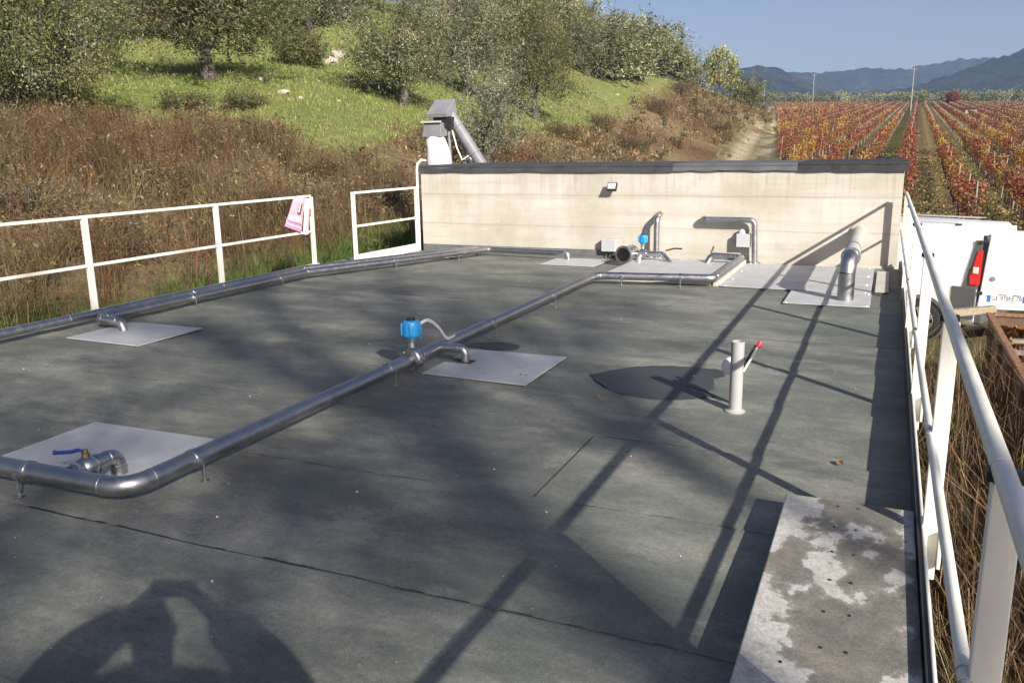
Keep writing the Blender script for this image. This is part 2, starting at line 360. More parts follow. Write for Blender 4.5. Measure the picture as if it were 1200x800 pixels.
#==SETTING==
# ================================================================== SETTING: terrain
def sstep(a, b, x):
    t = np.clip((x-a)/(b-a), 0, 1); return t*t*(3-2*t)
def valley(x, y):
    x = np.asarray(x, float); y = np.asarray(y, float)
    p = -3.45+0.0525*np.minimum(y, 420+(np.maximum(y, 420)-420)*0.15)-0.03*np.clip(x, -90, 120)*sstep(18, 45, y)
    a, b = p, -1.45
    k = 0.5; h = np.clip(0.5+0.5*(a-b)/k, 0, 1)
    return b*(1-h)+a*h+k*h*(1-h)
def at_valley(u, v):
    q = ray(u, v); lo, hi = 5.0, 900.0
    for t in np.linspace(10, 900, 1800):
        P = CAM+q*t
        if P[2] < valley(P[0], P[1]): return P
    return CAM+q*900
picks = [(-200, 330, 9, .9), (-200, 190, 15, .9), (-200, 130, 24, .3), (-200, 50, 42, 0), (-200, -20, 62, 0),
 (0, 330, 10, .9), (0, 250, 13, .9), (0, 180, 18, .8), (0, 140, 24, .5), (0, 100, 32, 0), (0, 30, 50, 0),
 (130, 300, 12, .9), (130, 220, 16, .9), (130, 160, 21, .7), (130, 125, 27, .3), (140, 95, 33, 0), (160, 60, 43, 0), (150, 0, 62, 0),
 (300, 270, 14.5, .9), (300, 200, 19, .8), (300, 150, 25, .5), (300, 120, 30, 0), (300, 70, 42, 0), (320, 30, 58, 0),
 (400, 250, 17, .8), (400, 190, 22, .8), (400, 150, 27, .3), (400, 110, 33, 0), (400, 65, 45, 0), (420, 20, 62, 0),
 (470, 230, 20, .8), (470, 170, 26, .5), (470, 120, 36, 0), (480, 80, 48, 0), (500, 20, 72, 0),
 (600, 190, 32, .4), (600, 150, 40, .2), (600, 115, 52, 0), (600, 90, 66, 0), (600, 45, 92, 0),
 (700, 190, 44, .3), (700, 150, 55, .2), (700, 110, 72, 0), (700, 92, 85, 0), (700, 70, 112, 0),
 (790, 190, 56, .3), (790, 150, 68, .3), (790, 95, 96, 0), (770, 88, 125, 0),
 (840, 188, 63, .2), (840, 150, 80, .2), (842, 116, 110, .2), (870, 150, 98, .2), (882, 132, 150, .2), (830, 125, 160, 0), (800, 108, 160, 0)]
ctrl = [at(u, v, d)-np.array([0, 0, s_]) for (u, v, d, s_) in picks]
for yy in (-12, -4, 0, 4, 8, 12, 16): ctrl.append(np.array([-8.9, yy, -0.75]))
for q in ((-16, -8, 0.2), (-28, -10, 4), (-5, 6, -2.2), (-4, 14, -2.2), (-6, 19, -1.8), (-3, 26, -2.2), (2, 20, -3), (4, 5, -4), (5, -12, -4), (10, 30, -5), (-30, -30, 4), (0, -30, -4)): ctrl.append(np.array(q, float))
track_px = [(850, 192), (868, 172), (882, 158), (894, 143), (900, 132), (903, 125)]     # left edge of the dirt track
tl = np.array([at_valley(u, v) for u, v in track_px])
for P in tl:
    ctrl.append(P+np.array([0.5, 0, 0.1])); ctrl.append(P+np.array([7, 0, -2.5])); ctrl.append(P+np.array([30, 0, -9]))
ctrl = np.array(ctrl)
def _phi(r2): return np.where(r2 < 1e-9, 0, 0.5*r2*np.log(np.maximum(r2, 1e-9)))
_n = len(ctrl); _sc = 40.0; _xy = ctrl[:, :2]/_sc
_A = np.zeros((_n+3, _n+3)); _d2 = ((_xy[:, None]-_xy[None])**2).sum(-1)
_A[:_n, :_n] = _phi(_d2)+np.eye(_n)*0.004; _A[:_n, _n] = 1; _A[:_n, _n+1:] = _xy; _A[_n, :_n] = 1; _A[_n+1:, :_n] = _xy.T
_w = np.linalg.solve(_A, np.concatenate([ctrl[:, 2], [0, 0, 0]]))
def hill(x, y):
    x = np.asarray(x, float).ravel()/_sc; y = np.asarray(y, float).ravel()/_sc
    out = np.empty(len(x))
    for i in range(0, len(x), 20000):
        X = np.stack([x[i:i+20000], y[i:i+20000]], 1)
        d2 = ((X[:, None]-_xy[None])**2).sum(-1)
        out[i:i+20000] = _phi(d2) @ _w[:_n]+_w[_n]+X @ _w[_n+1:]
    return out
def hash_noise(x, y, s, seed=0):
    g = np.random.default_rng(seed).random((256, 256)); x = x/s; y = y/s
    i = np.floor(x).astype(int); j = np.floor(y).astype(int); fx = x-i; fy = y-j
    fx = fx*fx*(3-2*fx); fy = fy*fy*(3-2*fy); i &= 255; j &= 255; i1 = (i+1) & 255; j1 = (j+1) & 255
    return (g[i, j]*(1-fx)+g[i1, j]*fx)*(1-fy)+(g[i, j1]*(1-fx)+g[i1, j1]*fx)*fy
def terrain(x, y):
    shp = np.shape(x); x = np.asarray(x, float).ravel(); y = np.asarray(y, float).ravel()
    v = valley(x, y); h = hill(x, y)
    h = np.clip(h, -9, 17+0.06*np.hypot(x, y)); r = np.hypot(x, y)
    h = h*(1-sstep(170, 260, r))-9*sstep(170, 260, r)
    h = np.where(x > 0.6, -9, h)
    k = 0.6; t = np.clip(0.5+0.5*(h-v)/k, 0, 1)
    z = v*(1-t)+h*t+k*t*(1-t)
    ish = sstep(0.3, 2.0, z-v)
    z = z+ish*((hash_noise(x, y, 3.1, 3)-0.5)*0.5+(hash_noise(x, y, 1.1, 4)-0.5)*0.22)
    foot = (x > -8.25) & (x < 0.5) & (y > -3.2) & (y < 15.7)
    z = np.where(foot, np.minimum(z, -0.9), z)
    return z.reshape(shp), ish.reshape(shp)

def brush_edge(u):   # upper edge of the dry brush as seen from the roof
    return np.interp(u, [-300, 0, 120, 150, 250, 300, 345, 400, 440, 480, 540, 620, 690, 740, 790, 900], [138, 146, 146, 136, 136, 146, 166, 178, 164, 152, 156, 154, 146, 122, 98, 92])
# ---- ground sheet: rings round the roof out to the foot of the far hills
ang = np.concatenate([np.arange(-75, 35, 0.4), np.arange(35, 285, 2.5)])     # azimuth from +Y, clockwise
rad = np.concatenate([[0.4], np.linspace(3, 60, 105), 60*np.exp(np.linspace(0.02, math.log(2400/60), 70))])
A_, R_ = np.meshgrid(np.radians(ang), rad, indexing='ij')
gx_ = R_*np.sin(A_); gy_ = R_*np.cos(A_)
gz_, ish_ = terrain(gx_, gy_)
na, nr = gx_.shape
idx = np.arange(na*nr).reshape(na, nr)
i2 = np.roll(idx, -1, axis=0)
fq = np.stack([idx[:, :-1], i2[:, :-1], i2[:, 1:], idx[:, 1:]], -1).reshape(-1, 4)
me = bpy.data.meshes.new('ground')
P_ = np.stack([gx_, gy_, gz_], -1).reshape(-1, 3)
me.from_pydata(P_.tolist(), [], fq[:, ::-1].tolist())
u_, v_, d_ = proj(P_)
xs, ys = P_[:, 0], P_[:, 1]; ish = ish_.ravel()
n1 = hash_noise(xs, ys, 5.0, 11); n2 = hash_noise(xs, ys, 1.7, 12); n3 = hash_noise(xs, ys, 14.0, 13)
green = np.array([0.195, 0.245, 0.065]); green2 = np.array([0.27, 0.295, 0.11]); straw = np.array([0.25, 0.19, 0.105]); rust = np.array([0.135, 0.078, 0.042]); litter = np.array([0.17, 0.13, 0.06])
meadow = green+(green2-green)*n1[:, None]
meadow = meadow+(straw-meadow)*(sstep(0.62, 0.95, n2)*0.55)[:, None]
br = rust+(straw-rust)*sstep(0.3, 0.8, n1*0.6+n2*0.4)[:, None]
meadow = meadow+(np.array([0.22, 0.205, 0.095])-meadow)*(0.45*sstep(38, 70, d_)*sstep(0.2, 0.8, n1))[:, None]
bmask = sstep(-6, 10, v_-brush_edge(u_))*(u_ < 905)
bmask = np.where((d_ < 2) | (u_ < -300), sstep(60, 20, np.hypot(xs, ys)), bmask)
colr = meadow*(1-bmask[:, None])+br*bmask[:, None]
far_fade = sstep(40, 90, np.hypot(xs, ys))
vc = litter+(np.array([0.10, 0.12, 0.035])-litter)*(sstep(0.4, 0.7, n3*0.5+n1*0.5))[:, None]
vc = np.where(((u_ < 905) & (d_ > 5))[:, None], br, vc)
colr = colr*ish[:, None]+vc*(1-ish[:, None])
ca = me.color_attributes.new('Col', 'FLOAT_COLOR', 'POINT'); c4 = np.ones((len(P_), 4), np.float32); c4[:, :3] = colr
ca.data.foreach_set('color', c4.reshape(-1))
me.polygons.foreach_set('use_smooth', [True]*len(me.polygons))
def ground_mat(name, sc1=2.2, sc2=14):
    m, t, b = newmat(name); v = coords(t)
    a = N(t, 'ShaderNodeVertexColor', layer_name='Col')
    c = mix(t, 1.0, a.outputs[0], ramp(t, noise(t, v, sc1, 6, 0.7), [(0.3, (0.6, 0.6, 0.58)), (0.5, (1, 1, 1)), (0.72, (1.45, 1.4, 1.25))]), 'MULTIPLY')
    c = mix(t, 1.0, c, ramp(t, noise(t, v, sc2, 4, 0.75), [(0.32, (0.55,)*3), (0.52, (1.0,)*3), (0.7, (1.5, 1.45, 1.3))]), 'MULTIPLY')
    t.links.new(c, b.inputs['Base Color']); b.inputs['Roughness'].default_value = 0.95; b.inputs['Specular IOR Level'].default_value = 0.1
    bump(t, b, noise(t, v, sc2, 6, 0.75), 1.0, 0.12)
    return m
MAT['ground'] = ground_mat('meadow_and_soil')
me.materials.append(MAT['ground'])
tag(link_mesh('ground', me), kind='structure')

# ---- vineyard soil: alternate strips of mown grass and leaf litter between the rows
ROW = 2.2; ROW0 = -0.25; ROWDIR = 0.02
trl = np.array([at_valley(u, v) for u, v in [(912, 190), (910, 172), (911, 150), (909, 135), (907, 126)]])   # right edge of the track
def row_start(lat):
    tx = trl[:, 0]-ROWDIR*trl[:, 1]; ty = trl[:, 1]
    L = np.concatenate([[-60], tx[::-1], [-3.0, -0.6, 60]]); Y = np.concatenate([[330], ty[::-1], [38, 31, 31]])
    return np.interp(lat, L, Y)
lats = np.arange(-34, 50.01, 0.55); ysv = np.concatenate([np.arange(0, 60, 2), np.arange(60, 311, 5)])
LV, YV = np.meshgrid(lats, ysv, indexing='ij')
y0 = row_start(LV)-1.5; YY = np.maximum(YV, 0)
YY = y0+(305-y0)*np.linspace(0, 1, len(ysv))[None, :]**1.5
XX = LV+ROWDIR*YY; ZZ = valley(XX, YY)+0.03
ph = (LV-ROW0)/ROW; alt = (np.floor(ph).astype(int) % 2 == 0)
nn = hash_noise(XX, YY, 1.3, 21); nm = hash_noise(XX, YY, 6, 22)
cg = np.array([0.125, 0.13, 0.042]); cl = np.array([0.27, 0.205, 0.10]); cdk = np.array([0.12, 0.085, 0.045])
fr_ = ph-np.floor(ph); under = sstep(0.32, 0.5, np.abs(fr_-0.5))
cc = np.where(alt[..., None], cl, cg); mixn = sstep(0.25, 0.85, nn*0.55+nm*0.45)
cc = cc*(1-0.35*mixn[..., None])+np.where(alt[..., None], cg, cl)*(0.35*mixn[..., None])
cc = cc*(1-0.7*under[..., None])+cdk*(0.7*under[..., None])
a, b = XX.shape; idx = np.arange(a*b).reshape(a, b)
fq = np.stack([idx[:-1, :-1], idx[1:, :-1], idx[1:, 1:], idx[:-1, 1:]], -1).reshape(-1, 4)
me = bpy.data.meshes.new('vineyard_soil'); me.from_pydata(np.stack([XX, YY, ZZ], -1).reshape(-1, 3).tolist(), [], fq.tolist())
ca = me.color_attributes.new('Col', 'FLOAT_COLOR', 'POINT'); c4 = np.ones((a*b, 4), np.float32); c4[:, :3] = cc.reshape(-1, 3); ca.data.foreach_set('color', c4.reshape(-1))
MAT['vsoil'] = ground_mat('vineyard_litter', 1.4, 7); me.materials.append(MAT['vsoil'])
tag(link_mesh('vineyard_soil', me), kind='structure')
# ---- dirt track
k = 60; ty = np.linspace(20, 320, k)
le = np.interp(ty, np.concatenate([[20], tl[:, 1]]), np.concatenate([[tl[0, 0]-0.0], tl[:, 0]]))
re = np.interp(ty, np.concatenate([[20], trl[:, 1]]), np.concatenate([[trl[0, 0]], trl[:, 0]]))
V = []; Cc = []
for i in range(k):
    for j in range(9):
        f = j/8; x = le[i]-0.8+(re[i]+0.5-le[i]+0.8)*f; z = terrain(np.array([x]), np.array([ty[i]]))[0][0]
        V.append((x, ty[i], z+0.035))
        wheel = math.exp(-((f-0.32)/0.13)**2)+math.exp(-((f-0.72)/0.12)**2)
        w_ = min(1, wheel*0.9+0.12); pale = np.array([0.40, 0.335, 0.235]); gr = np.array([0.13, 0.125, 0.05])
        Cc.append(gr*(1-w_)+pale*w_)
me = bpy.data.meshes.new('dirt_track')
me.from_pydata(V, [], [(i*9+j, i*9+j+1, (i+1)*9+j+1, (i+1)*9+j) for i in range(k-1) for j in range(8)])
ca = me.color_attributes.new('Col', 'FLOAT_COLOR', 'POINT'); c4 = np.ones((len(V), 4), np.float32); c4[:, :3] = np.array(Cc); ca.data.foreach_set('color', c4.reshape(-1))
me.polygons.foreach_set('use_smooth', [True]*len(me.polygons))
MAT['track'] = ground_mat('pale_track_dirt', 0.5, 3); me.materials.append(MAT['track'])
tag(link_mesh('dirt_track', me), kind='structure')

# ---- far wooded hills
def hill_mat():
    m, t, b = newmat('wooded_hill'); v = coords(t)
    c = ramp(t, noise(t, v, 0.016, 8, 0.75), [(0.36, (0.010, 0.017, 0.012)), (0.5, (0.022, 0.030, 0.020)), (0.7, (0.058, 0.056, 0.040))])
    c = mix(t, 1.0, c, ramp(t, noise(t, v, 0.06, 6, 0.8), [(0.36, (0.25,)*3), (0.52, (1,)*3), (0.68, (2.2,)*3)]), 'MULTIPLY')
    t.links.new(c, b.inputs['Base Color']); b.inputs['Roughness'].default_value = 1.0; b.inputs['Specular IOR Level'].default_value = 0
    bump(t, b, noise(t, v, 0.09, 5, 0.8), 1.0, 8)
    return m
MAT['hillwood'] = hill_mat()
def ridge(sky, d, deep, seed, rough):
    us = np.array([s_[0] for s_ in sky], float); vs_ = np.array([s_[1] for s_ in sky], float)
    U = np.linspace(us[0], us[-1], 260); crest = np.interp(U, us, vs_)
    crest = np.convolve(np.pad(crest, 6, 'edge'), np.ones(13)/13, 'valid')
    rows = 46; V = []
    for i, u in enumerate(U):
        top = at(u, crest[i], d)
        dirn = np.array([top[0], top[1]]); L = np.hypot(*dirn); dirn /= L
        zb = float(valley(np.array([top[0]]), np.array([min(top[1], 420)]))[0])
        for j in range(rows):
            f = j/(rows-1)                     # 0 foot .. 1 crest .. back slope
            g = min(f/0.75, 1.0); r = L-deep*(1-g) if f <= 0.75 else L+deep*(f-0.75)*2
            hgt = (top[2]-zb)*(g**1.15 if f <= 0.75 else 1-0.8*((f-0.75)/0.25)**1.5)
            x, y = dirn*r
            s1 = hash_noise(np.array([x+7000]), np.array([y+7000]), 150, seed)[0]-0.5; s2 = hash_noise(np.array([x+7000]), np.array([y+7000]), 55, seed+1)[0]-0.5
            s3 = hash_noise(np.array([x+7000]), np.array([y+7000]), 9, seed+2)[0]-0.5
            z = zb+hgt+(s1*34+s2*15)*rough*math.sin(PI*min(g, 1))*1.0+s3*6.5*min(1, g*3)
            V.append((x, y, z-2 if j == 0 else z))
    me = bpy.data.meshes.new('hills'); n = len(U)
    me.from_pydata(V, [], [(i*rows+j, (i+1)*rows+j, (i+1)*rows+j+1, i*rows+j+1) for i in range(n-1) for j in range(rows-1)])
    me.polygons.foreach_set('use_smooth', [True]*len(me.polygons)); me.materials.append(MAT['hillwood'])
    tag(link_mesh('hills', me), kind='structure')
ridge([(300, 95), (600, 88), (760, 96), (840, 88), (868, 80), (893, 73), (912, 80), (932, 88), (960, 104), (1000, 113), (1100, 116), (1250, 116)], 1250, 330, 31, 0.8)
ridge([(500, 100), (800, 92), (900, 84), (950, 85), (985, 84), (1010, 79), (1050, 81), (1075, 79), (1110, 70), (1140, 68), (1200, 66), (1300, 66), (1500, 80)], 1700, 420, 41, 0.7)
ridge([(980, 116), (1020, 110), (1060, 103), (1090, 96), (1120, 84), (1150, 74), (1175, 67), (1200, 57), (1240, 46), (1300, 40), (1400, 52), (1600, 85)], 1150, 340, 51, 1.0)
#==VEG==
# ================================================================== vegetation
def rand_unit(n, g):
    a = g.normal(size=(n, 3)); return a/np.linalg.norm(a, axis=1, keepdims=True)
def leaf_quads(P, L, Wd, g, up=0.0):
    """elongated leaf quads at P; L length, Wd width (arrays or scalars)"""
    n = len(P); a = rand_unit(n, g); a[:, 2] += up; a /= np.linalg.norm(a, axis=1, keepdims=True)
    b = np.cross(a, rand_unit(n, g)); b /= np.maximum(np.linalg.norm(b, axis=1, keepdims=True), 1e-6)
    L = np.broadcast_to(np.asarray(L, float).reshape(-1, 1), (n, 1)); Wd = np.broadcast_to(np.asarray(Wd, float).reshape(-1, 1), (n, 1))
    return np.stack([P-a*L*.5, P+b*Wd*.5, P+a*L*.5, P-b*Wd*.5], 1)
def stalk_quads(P, h, w, lean, g):
    """upright thin stalks rooted at P, crossing the view at random turns"""
    n = len(P); t = g.random(n)*2*PI; d = np.stack([np.cos(t), np.sin(t), np.zeros(n)], 1)
    t2 = g.random(n)*2*PI; l = np.stack([np.cos(t2), np.sin(t2), np.zeros(n)], 1)*(lean*g.random(n)**1.3)[:, None]
    top = P+np.array([0, 0, 1.0])*h[:, None]+l*h[:, None]
    w = np.broadcast_to(np.asarray(w, float), (n,))[:, None]
    return np.stack([P-d*w*.5, P+d*w*.5, top+d*w*.22, top-d*w*.22], 1), top
def jitter(base, n, g, amt=0.25):
    base = np.asarray(base, float); k = 1+amt*g.normal(size=(n, 1)); return np.clip(base*np.clip(k, 0.4, 1.9)*(1+0.08*g.normal(size=(n, 3))), 0.004, 0.9)

def crown_mesh(name, seed, R=(2.0, 2.0, 1.8), cz=2.9, clumps=70, per=130, leaf=(0.13, 0.034), tones=((0.10, 0.115, 0.062),), twig=0.06, clump_r=0.42, up=0.3, droop=0.0):
    g = np.random.default_rng(seed)
    c = rand_unit(clumps, g)*(g.random((clumps, 1))**0.40); c[:, 2] = np.where(c[:, 2] < -0.55, -0.55+0.2*g.random(clumps), c[:, 2])
    lob = 1+0.22*np.sin(3*np.arctan2(c[:, 1], c[:, 0])+seed)+0.15*g.normal(size=clumps)
    C = c*np.array(R)*lob[:, None]; C[:, 2] += cz
    cr = clump_r*(0.4+1.1*g.random(clumps)**1.3)
    tone = np.array(tones)[g.integers(0, len(tones), clumps)]*(0.6+0.8*g.random((clumps, 1)))
    i = np.repeat(np.arange(clumps), per); n = len(i)
    off = g.normal(size=(n, 3))*cr[i][:, None]*np.array([1, 1, 0.85]); off[:, 2] -= droop*np.abs(off[:, 0])
    P = C[i]+off
    q = leaf_quads(P, leaf[0]*(0.7+0.6*g.random(n)), leaf[1]*(0.7+0.6*g.random(n)), g, up)
    col = jitter(tone[i], n, g, 0.22)
    # pale undersides of some leaves, sprouting shoots at the outside
    m = g.random(n) < 0.12; col[m] = col[m]*1.7+0.02
    ns = clumps*5; si = g.integers(0, clumps, ns); out = C[si]-np.array([0, 0, cz-0.6]); out /= np.linalg.norm(out, axis=1, keepdims=True)
    base = C[si]+out*0.2; tip = base+(out*0.6+np.array([0, 0, 0.5])+0.35*g.normal(size=(ns, 3)))*(0.45+0.5*g.random((ns, 1)))*R[0]/2
    b = np.cross(out, rand_unit(ns, g)); b /= np.linalg.norm(b, axis=1, keepdims=True)
    sh = np.stack([base-b*.006, base+b*.006, tip+b*.004, tip-b*.004], 1)
    k = 9; tt = g.random((ns, k)); SP = (base[:, None]+(tip-base)[:, None]*tt[..., None]).reshape(-1, 3)
    sl_ = leaf_quads(SP, leaf[0], leaf[1]*.9, g, up); scol = jitter(np.repeat(tone[si], k, 0)*1.15, len(SP), g, 0.2)
    V = np.concatenate([q, sh, sl_]); cols = np.concatenate([col, jitter((0.10, 0.085, 0.06), ns, g), scol])
    return quads_mesh(name, V, MAT['leaf'], cols), C
def trunk_mesh(name, C, seed, r0=0.16, forks=4, z_fork=0.9, limbs=22):
    g = np.random.default_rng(seed); mb = MB(); pts = [(0, 0, -0.5), (0.02, 0, 0.05), (0.05*g.normal(), 0.05*g.normal(), z_fork*.6), (0.09*g.normal(), 0.09*g.normal(), z_fork)]
    mb.tube(pts, [r0*1.7, r0*1.25, r0, r0*.85], 9)
    top = np.array(pts[-1]); tips = []
    for k in range(forks):
        t = 2*PI*(k+g.random()*.6)/forks; e = top+np.array([math.cos(t)*.65, math.sin(t)*.65, .85+.3*g.random()]); mid = (top+e)/2+0.08*g.normal(size=3)
        mb.tube([top-np.array([0, 0, .1]), mid, e], [r0*.62, r0*.5, r0*.38], 7); tips.append(e)
    tips = np.array(tips)
    for c in C[g.permutation(len(C))[:limbs]]:
        s_ = tips[np.argmin(((tips-c)**2).sum(1))]; mid = (s_+c)/2+0.12*g.normal(size=3)
        mb.tube([s_, mid, c], [r0*.3, r0*.2, r0*.08], 5, cap=False)
    return mb.mesh(name, MAT['bark'], fix=False)
OL = ((0.19, 0.195, 0.108), (0.155, 0.165, 0.085), (0.245, 0.245, 0.15), (0.12, 0.13, 0.062))
OD = ((0.105, 0.118, 0.044), (0.070, 0.082, 0.030), (0.145, 0.148, 0.062), (0.19, 0.165, 0.075))
OS = ((0.20, 0.205, 0.135), (0.16, 0.168, 0.10), (0.23, 0.235, 0.165))
OY = ((0.16, 0.165, 0.055), (0.12, 0.135, 0.045), (0.20, 0.18, 0.07))
PROTO = {}
def proto(key, **kw):
    seed = kw.pop('seed'); tk = kw.pop('trunk', {})
    m, C = crown_mesh('crown', seed, **kw); PROTO[key] = (m, trunk_mesh('trunk', C, seed+100, **tk))
proto('olive_a', seed=1, tones=OL, R=(2.3, 2.3, 2.1), cz=2.35, clumps=125, per=190)
proto('olive_b', seed=2, tones=OL, R=(2.4, 2.1, 2.1), cz=2.4, clumps=120, per=190)
proto('olive_c', seed=3, tones=OD, R=(2.2, 2.2, 2.2), cz=2.35, clumps=125, per=190)
proto('olive_s', seed=4, tones=OS, R=(1.8, 1.8, 1.9), cz=2.3, clumps=75, per=95, clump_r=0.36)
proto('thicket', seed=5, tones=OD+OL+OY[:1], R=(2.5, 2.3, 2.1), cz=2.3, clumps=150, per=210, leaf=(0.105, 0.042))
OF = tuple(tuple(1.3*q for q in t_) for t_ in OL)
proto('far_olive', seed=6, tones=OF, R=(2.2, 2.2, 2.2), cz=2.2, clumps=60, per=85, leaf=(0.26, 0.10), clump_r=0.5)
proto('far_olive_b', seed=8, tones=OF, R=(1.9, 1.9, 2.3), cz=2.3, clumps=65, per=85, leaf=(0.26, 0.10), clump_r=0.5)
proto('poplar', seed=9, tones=((0.28, 0.30, 0.12), (0.22, 0.25, 0.10), (0.33, 0.31, 0.12)), R=(0.85, 0.85, 2.4), cz=3.2, clumps=52, per=50, leaf=(0.20, 0.14), clump_r=0.34, trunk=dict(r0=0.09, z_fork=1.6))
proto('cypress', seed=10, tones=((0.030, 0.050, 0.026), (0.040, 0.060, 0.03)), R=(0.8, 0.8, 2.3), cz=2.6, clumps=70, per=80, leaf=(0.20, 0.07), clump_r=0.28, up=1.0)
proto('bush', seed=11, tones=OD+((0.07, 0.10, 0.03),), R=(1.3, 1.3, 1.0), cz=0.8, clumps=60, per=120, leaf=(0.11, 0.06), clump_r=0.3, trunk=dict(r0=0.05, z_fork=0.25))
proto('redtree', seed=12, tones=((0.17, 0.04, 0.025), (0.21, 0.06, 0.03)), R=(1.7, 1.7, 1.6), cz=2.8, clumps=50, per=60, leaf=(0.3, 0.16), clump_r=0.5)

def tree(name, key, u, v, d, hpx, label, group=None, wide=1.0, cat='tree', base=4.7, rz=None, P=None):
    if P is None: P = at(u, v, d)
    z = float(terrain(np.array([P[0]]), np.array([P[1]]))[0][0])
    H = hpx/FPX*d; s = H/base
    o = thing(name, (float(P[0]), float(P[1]), z-0.05), label, cat, group)
    o.rotation_euler = (0, 0, rng.random()*6.28 if rz is None else rz); o.scale = (s*wide, s*wide, s)
    link_mesh('trunk', PROTO[key][1], o); link_mesh('crown', PROTO[key][0], o)
    return o
GO = 'olive trees on the grassy hillside'
tree('olive_tree', 'olive_c', 248, 112, 33, 175, 'big olive tree with dark leaning trunk standing alone on the green slope', None, 1.25)
tree('thicket_tree', 'thicket', 45, 150, 25, 190, 'dense dark green thicket tree at the left edge above dry brush', None, 0.9, base=4.4)
tree('thicket_tree', 'thicket', -70, 160, 27, 190, 'dark thicket tree mostly cut off by the left border of the photo', None, 1.2, base=4.4)
tree('thicket_tree', 'thicket', 110, 110, 36, 120, 'lower dark shrubby tree between the left thicket and the sunlit grass', None, 0.55, base=4.4)
tree('olive_tree', 'olive_a', 472, 118, 36, 138, 'broad grey green olive tree left of the machine hood, branches down to the grass', None, 1.0)
tree('olive_tree', 'olive_b', 545, 100, 45, 135, 'tall olive tree right behind the grey machine hood', None, 0.95)
tree('olive_tree', 'olive_s', 572, 190, 29, 128, 'young silvery olive bush right of the conveyor, in front of the taller olives', None, 0.95, base=4.2)
tree('olive_tree', 'olive_c', 628, 122, 48, 130, 'dark tall olive tree at the right end of the near group, bare to the grass', None, 0.8)
tree('bush', 'bush', 352, 72, 41, 40, 'small dark leafy bush beside pale rocks on the meadow', None, 1.0, 'bush', 1.9)
tree('bush', 'bush', 875, 140, 120, 34, 'green bush at the far foot of the brown bank beside the track', None, 0.8, 'bush', 1.9)
tree('bush', 'bush', 285, 128, 28.5, 22, 'low green bush in the shade under the lone olive tree', None, 1.5, 'bush', 1.9)
tree('bush', 'bush', 12, 172, 19.5, 34, 'small bright green bush at the left edge in front of the thicket', None, 1.0, 'bush', 1.9)
tree('bush', 'bush', 215, 128, 29, 22, 'second low bush in the shade of the lone olive, nearer the thicket', None, 1.8, 'bush', 1.9)
# the wood that closes the top of the slope on the left
wood = [(165, 55, 47, 95, 'olive_a'), (205, 50, 50, 100, 'olive_b'), (320, 58, 52, 105, 'olive_a'), (365, 50, 56, 100, 'olive_b'), (400, 42, 60, 95, 'thicket'), (300, 40, 62, 110, 'olive_c'), (130, 40, 56, 110, 'olive_a'), (70, 45, 50, 120, 'olive_b'), (0, 60, 46, 130, 'olive_c'), (430, 35, 66, 90, 'olive_c'), (255, 45, 60, 110, 'olive_a'), (350, 15, 72, 90, 'thicket'), (180, 10, 70, 90, 'thicket'), (250, 5, 76, 90, 'olive_b'), (60, 0, 68, 100, 'thicket'), (440, 15, 80, 80, 'olive_a'), (500, 30, 78, 75, 'olive_b')]
ORD = ['first', 'second', 'third', 'fourth', 'fifth', 'sixth', 'seventh', 'eighth', 'ninth', 'tenth', 'eleventh', 'twelfth', 'thirteenth', 'fourteenth', 'fifteenth', 'sixteenth', 'seventeenth', 'eighteenth', 'nineteenth', 'twentieth']
for i, (u, v, d, h, k) in enumerate(sorted(wood)):
    tree('olive_tree', k, u, v, d, h, ORD[i]+' tree from the left in the wood closing the top of the left slope', 'trees of the wood at the top of the left slope', 0.95, base=4.6)
ridge_t = [(585, 62, 82, 75, 'olive_b'), (560, 50, 90, 72, 'olive_a'), (608, 66, 78, 72, 'olive_c'), (640, 66, 92, 66, 'olive_b'), (655, 78, 86, 70, 'far_olive'), (672, 80, 90, 62, 'far_olive_b'), (688, 93, 84, 74, 'olive_a'), (706, 94, 85, 60, 'far_olive'), (722, 94, 87, 64, 'far_olive_b'), (738, 93, 89, 58, 'far_olive'), (752, 93, 92, 56, 'far_olive_b'), (766, 92, 95, 54, 'far_olive'), (779, 92, 97, 50, 'far_olive_b'), (793, 91, 99, 44, 'far_olive'), (804, 92, 104, 36, 'far_olive_b'), (715, 80, 104, 46, 'far_olive'), (745, 82, 108, 42, 'far_olive_b'), (775, 86, 112, 38, 'far_olive'), (664, 72, 100, 50, 'far_olive')]
for i, (u, v, d, h, k) in enumerate(sorted(ridge_t)):
    tree('olive_tree', k, u, v, d, h, ORD[i]+' olive from the left in the unbroken row along the grassy crest', 'olive trees in the row along the crest', 1.35)
tree('cypress', 'cypress', 817, 95, 112, 26, 'small dark pointed evergreen between the olive row and the yellow poplars', None, 0.9)
tree('poplar', 'poplar', 842, 106, 112, 56, 'taller yellow green poplar at the far end of the brown bank', None, 0.95, base=5.3)
tree('poplar', 'poplar', 830, 102, 118, 42, 'thin pale poplar left of the taller yellow poplar', None, 0.7, base=5.3)
tree('poplar', 'poplar', 857, 116, 116, 48, 'yellow green poplar nearest the track, leaning over the bank', None, 0.95, base=5.3)
tree('cypress', 'cypress', 868, 126, 124, 32, 'dark green narrow shrub tree below the poplars', None, 1.0)
tree('cypress', 'cypress', 880, 128, 140, 26, 'last dark shrub tree before the vineyard, beside the track', None, 1.2)

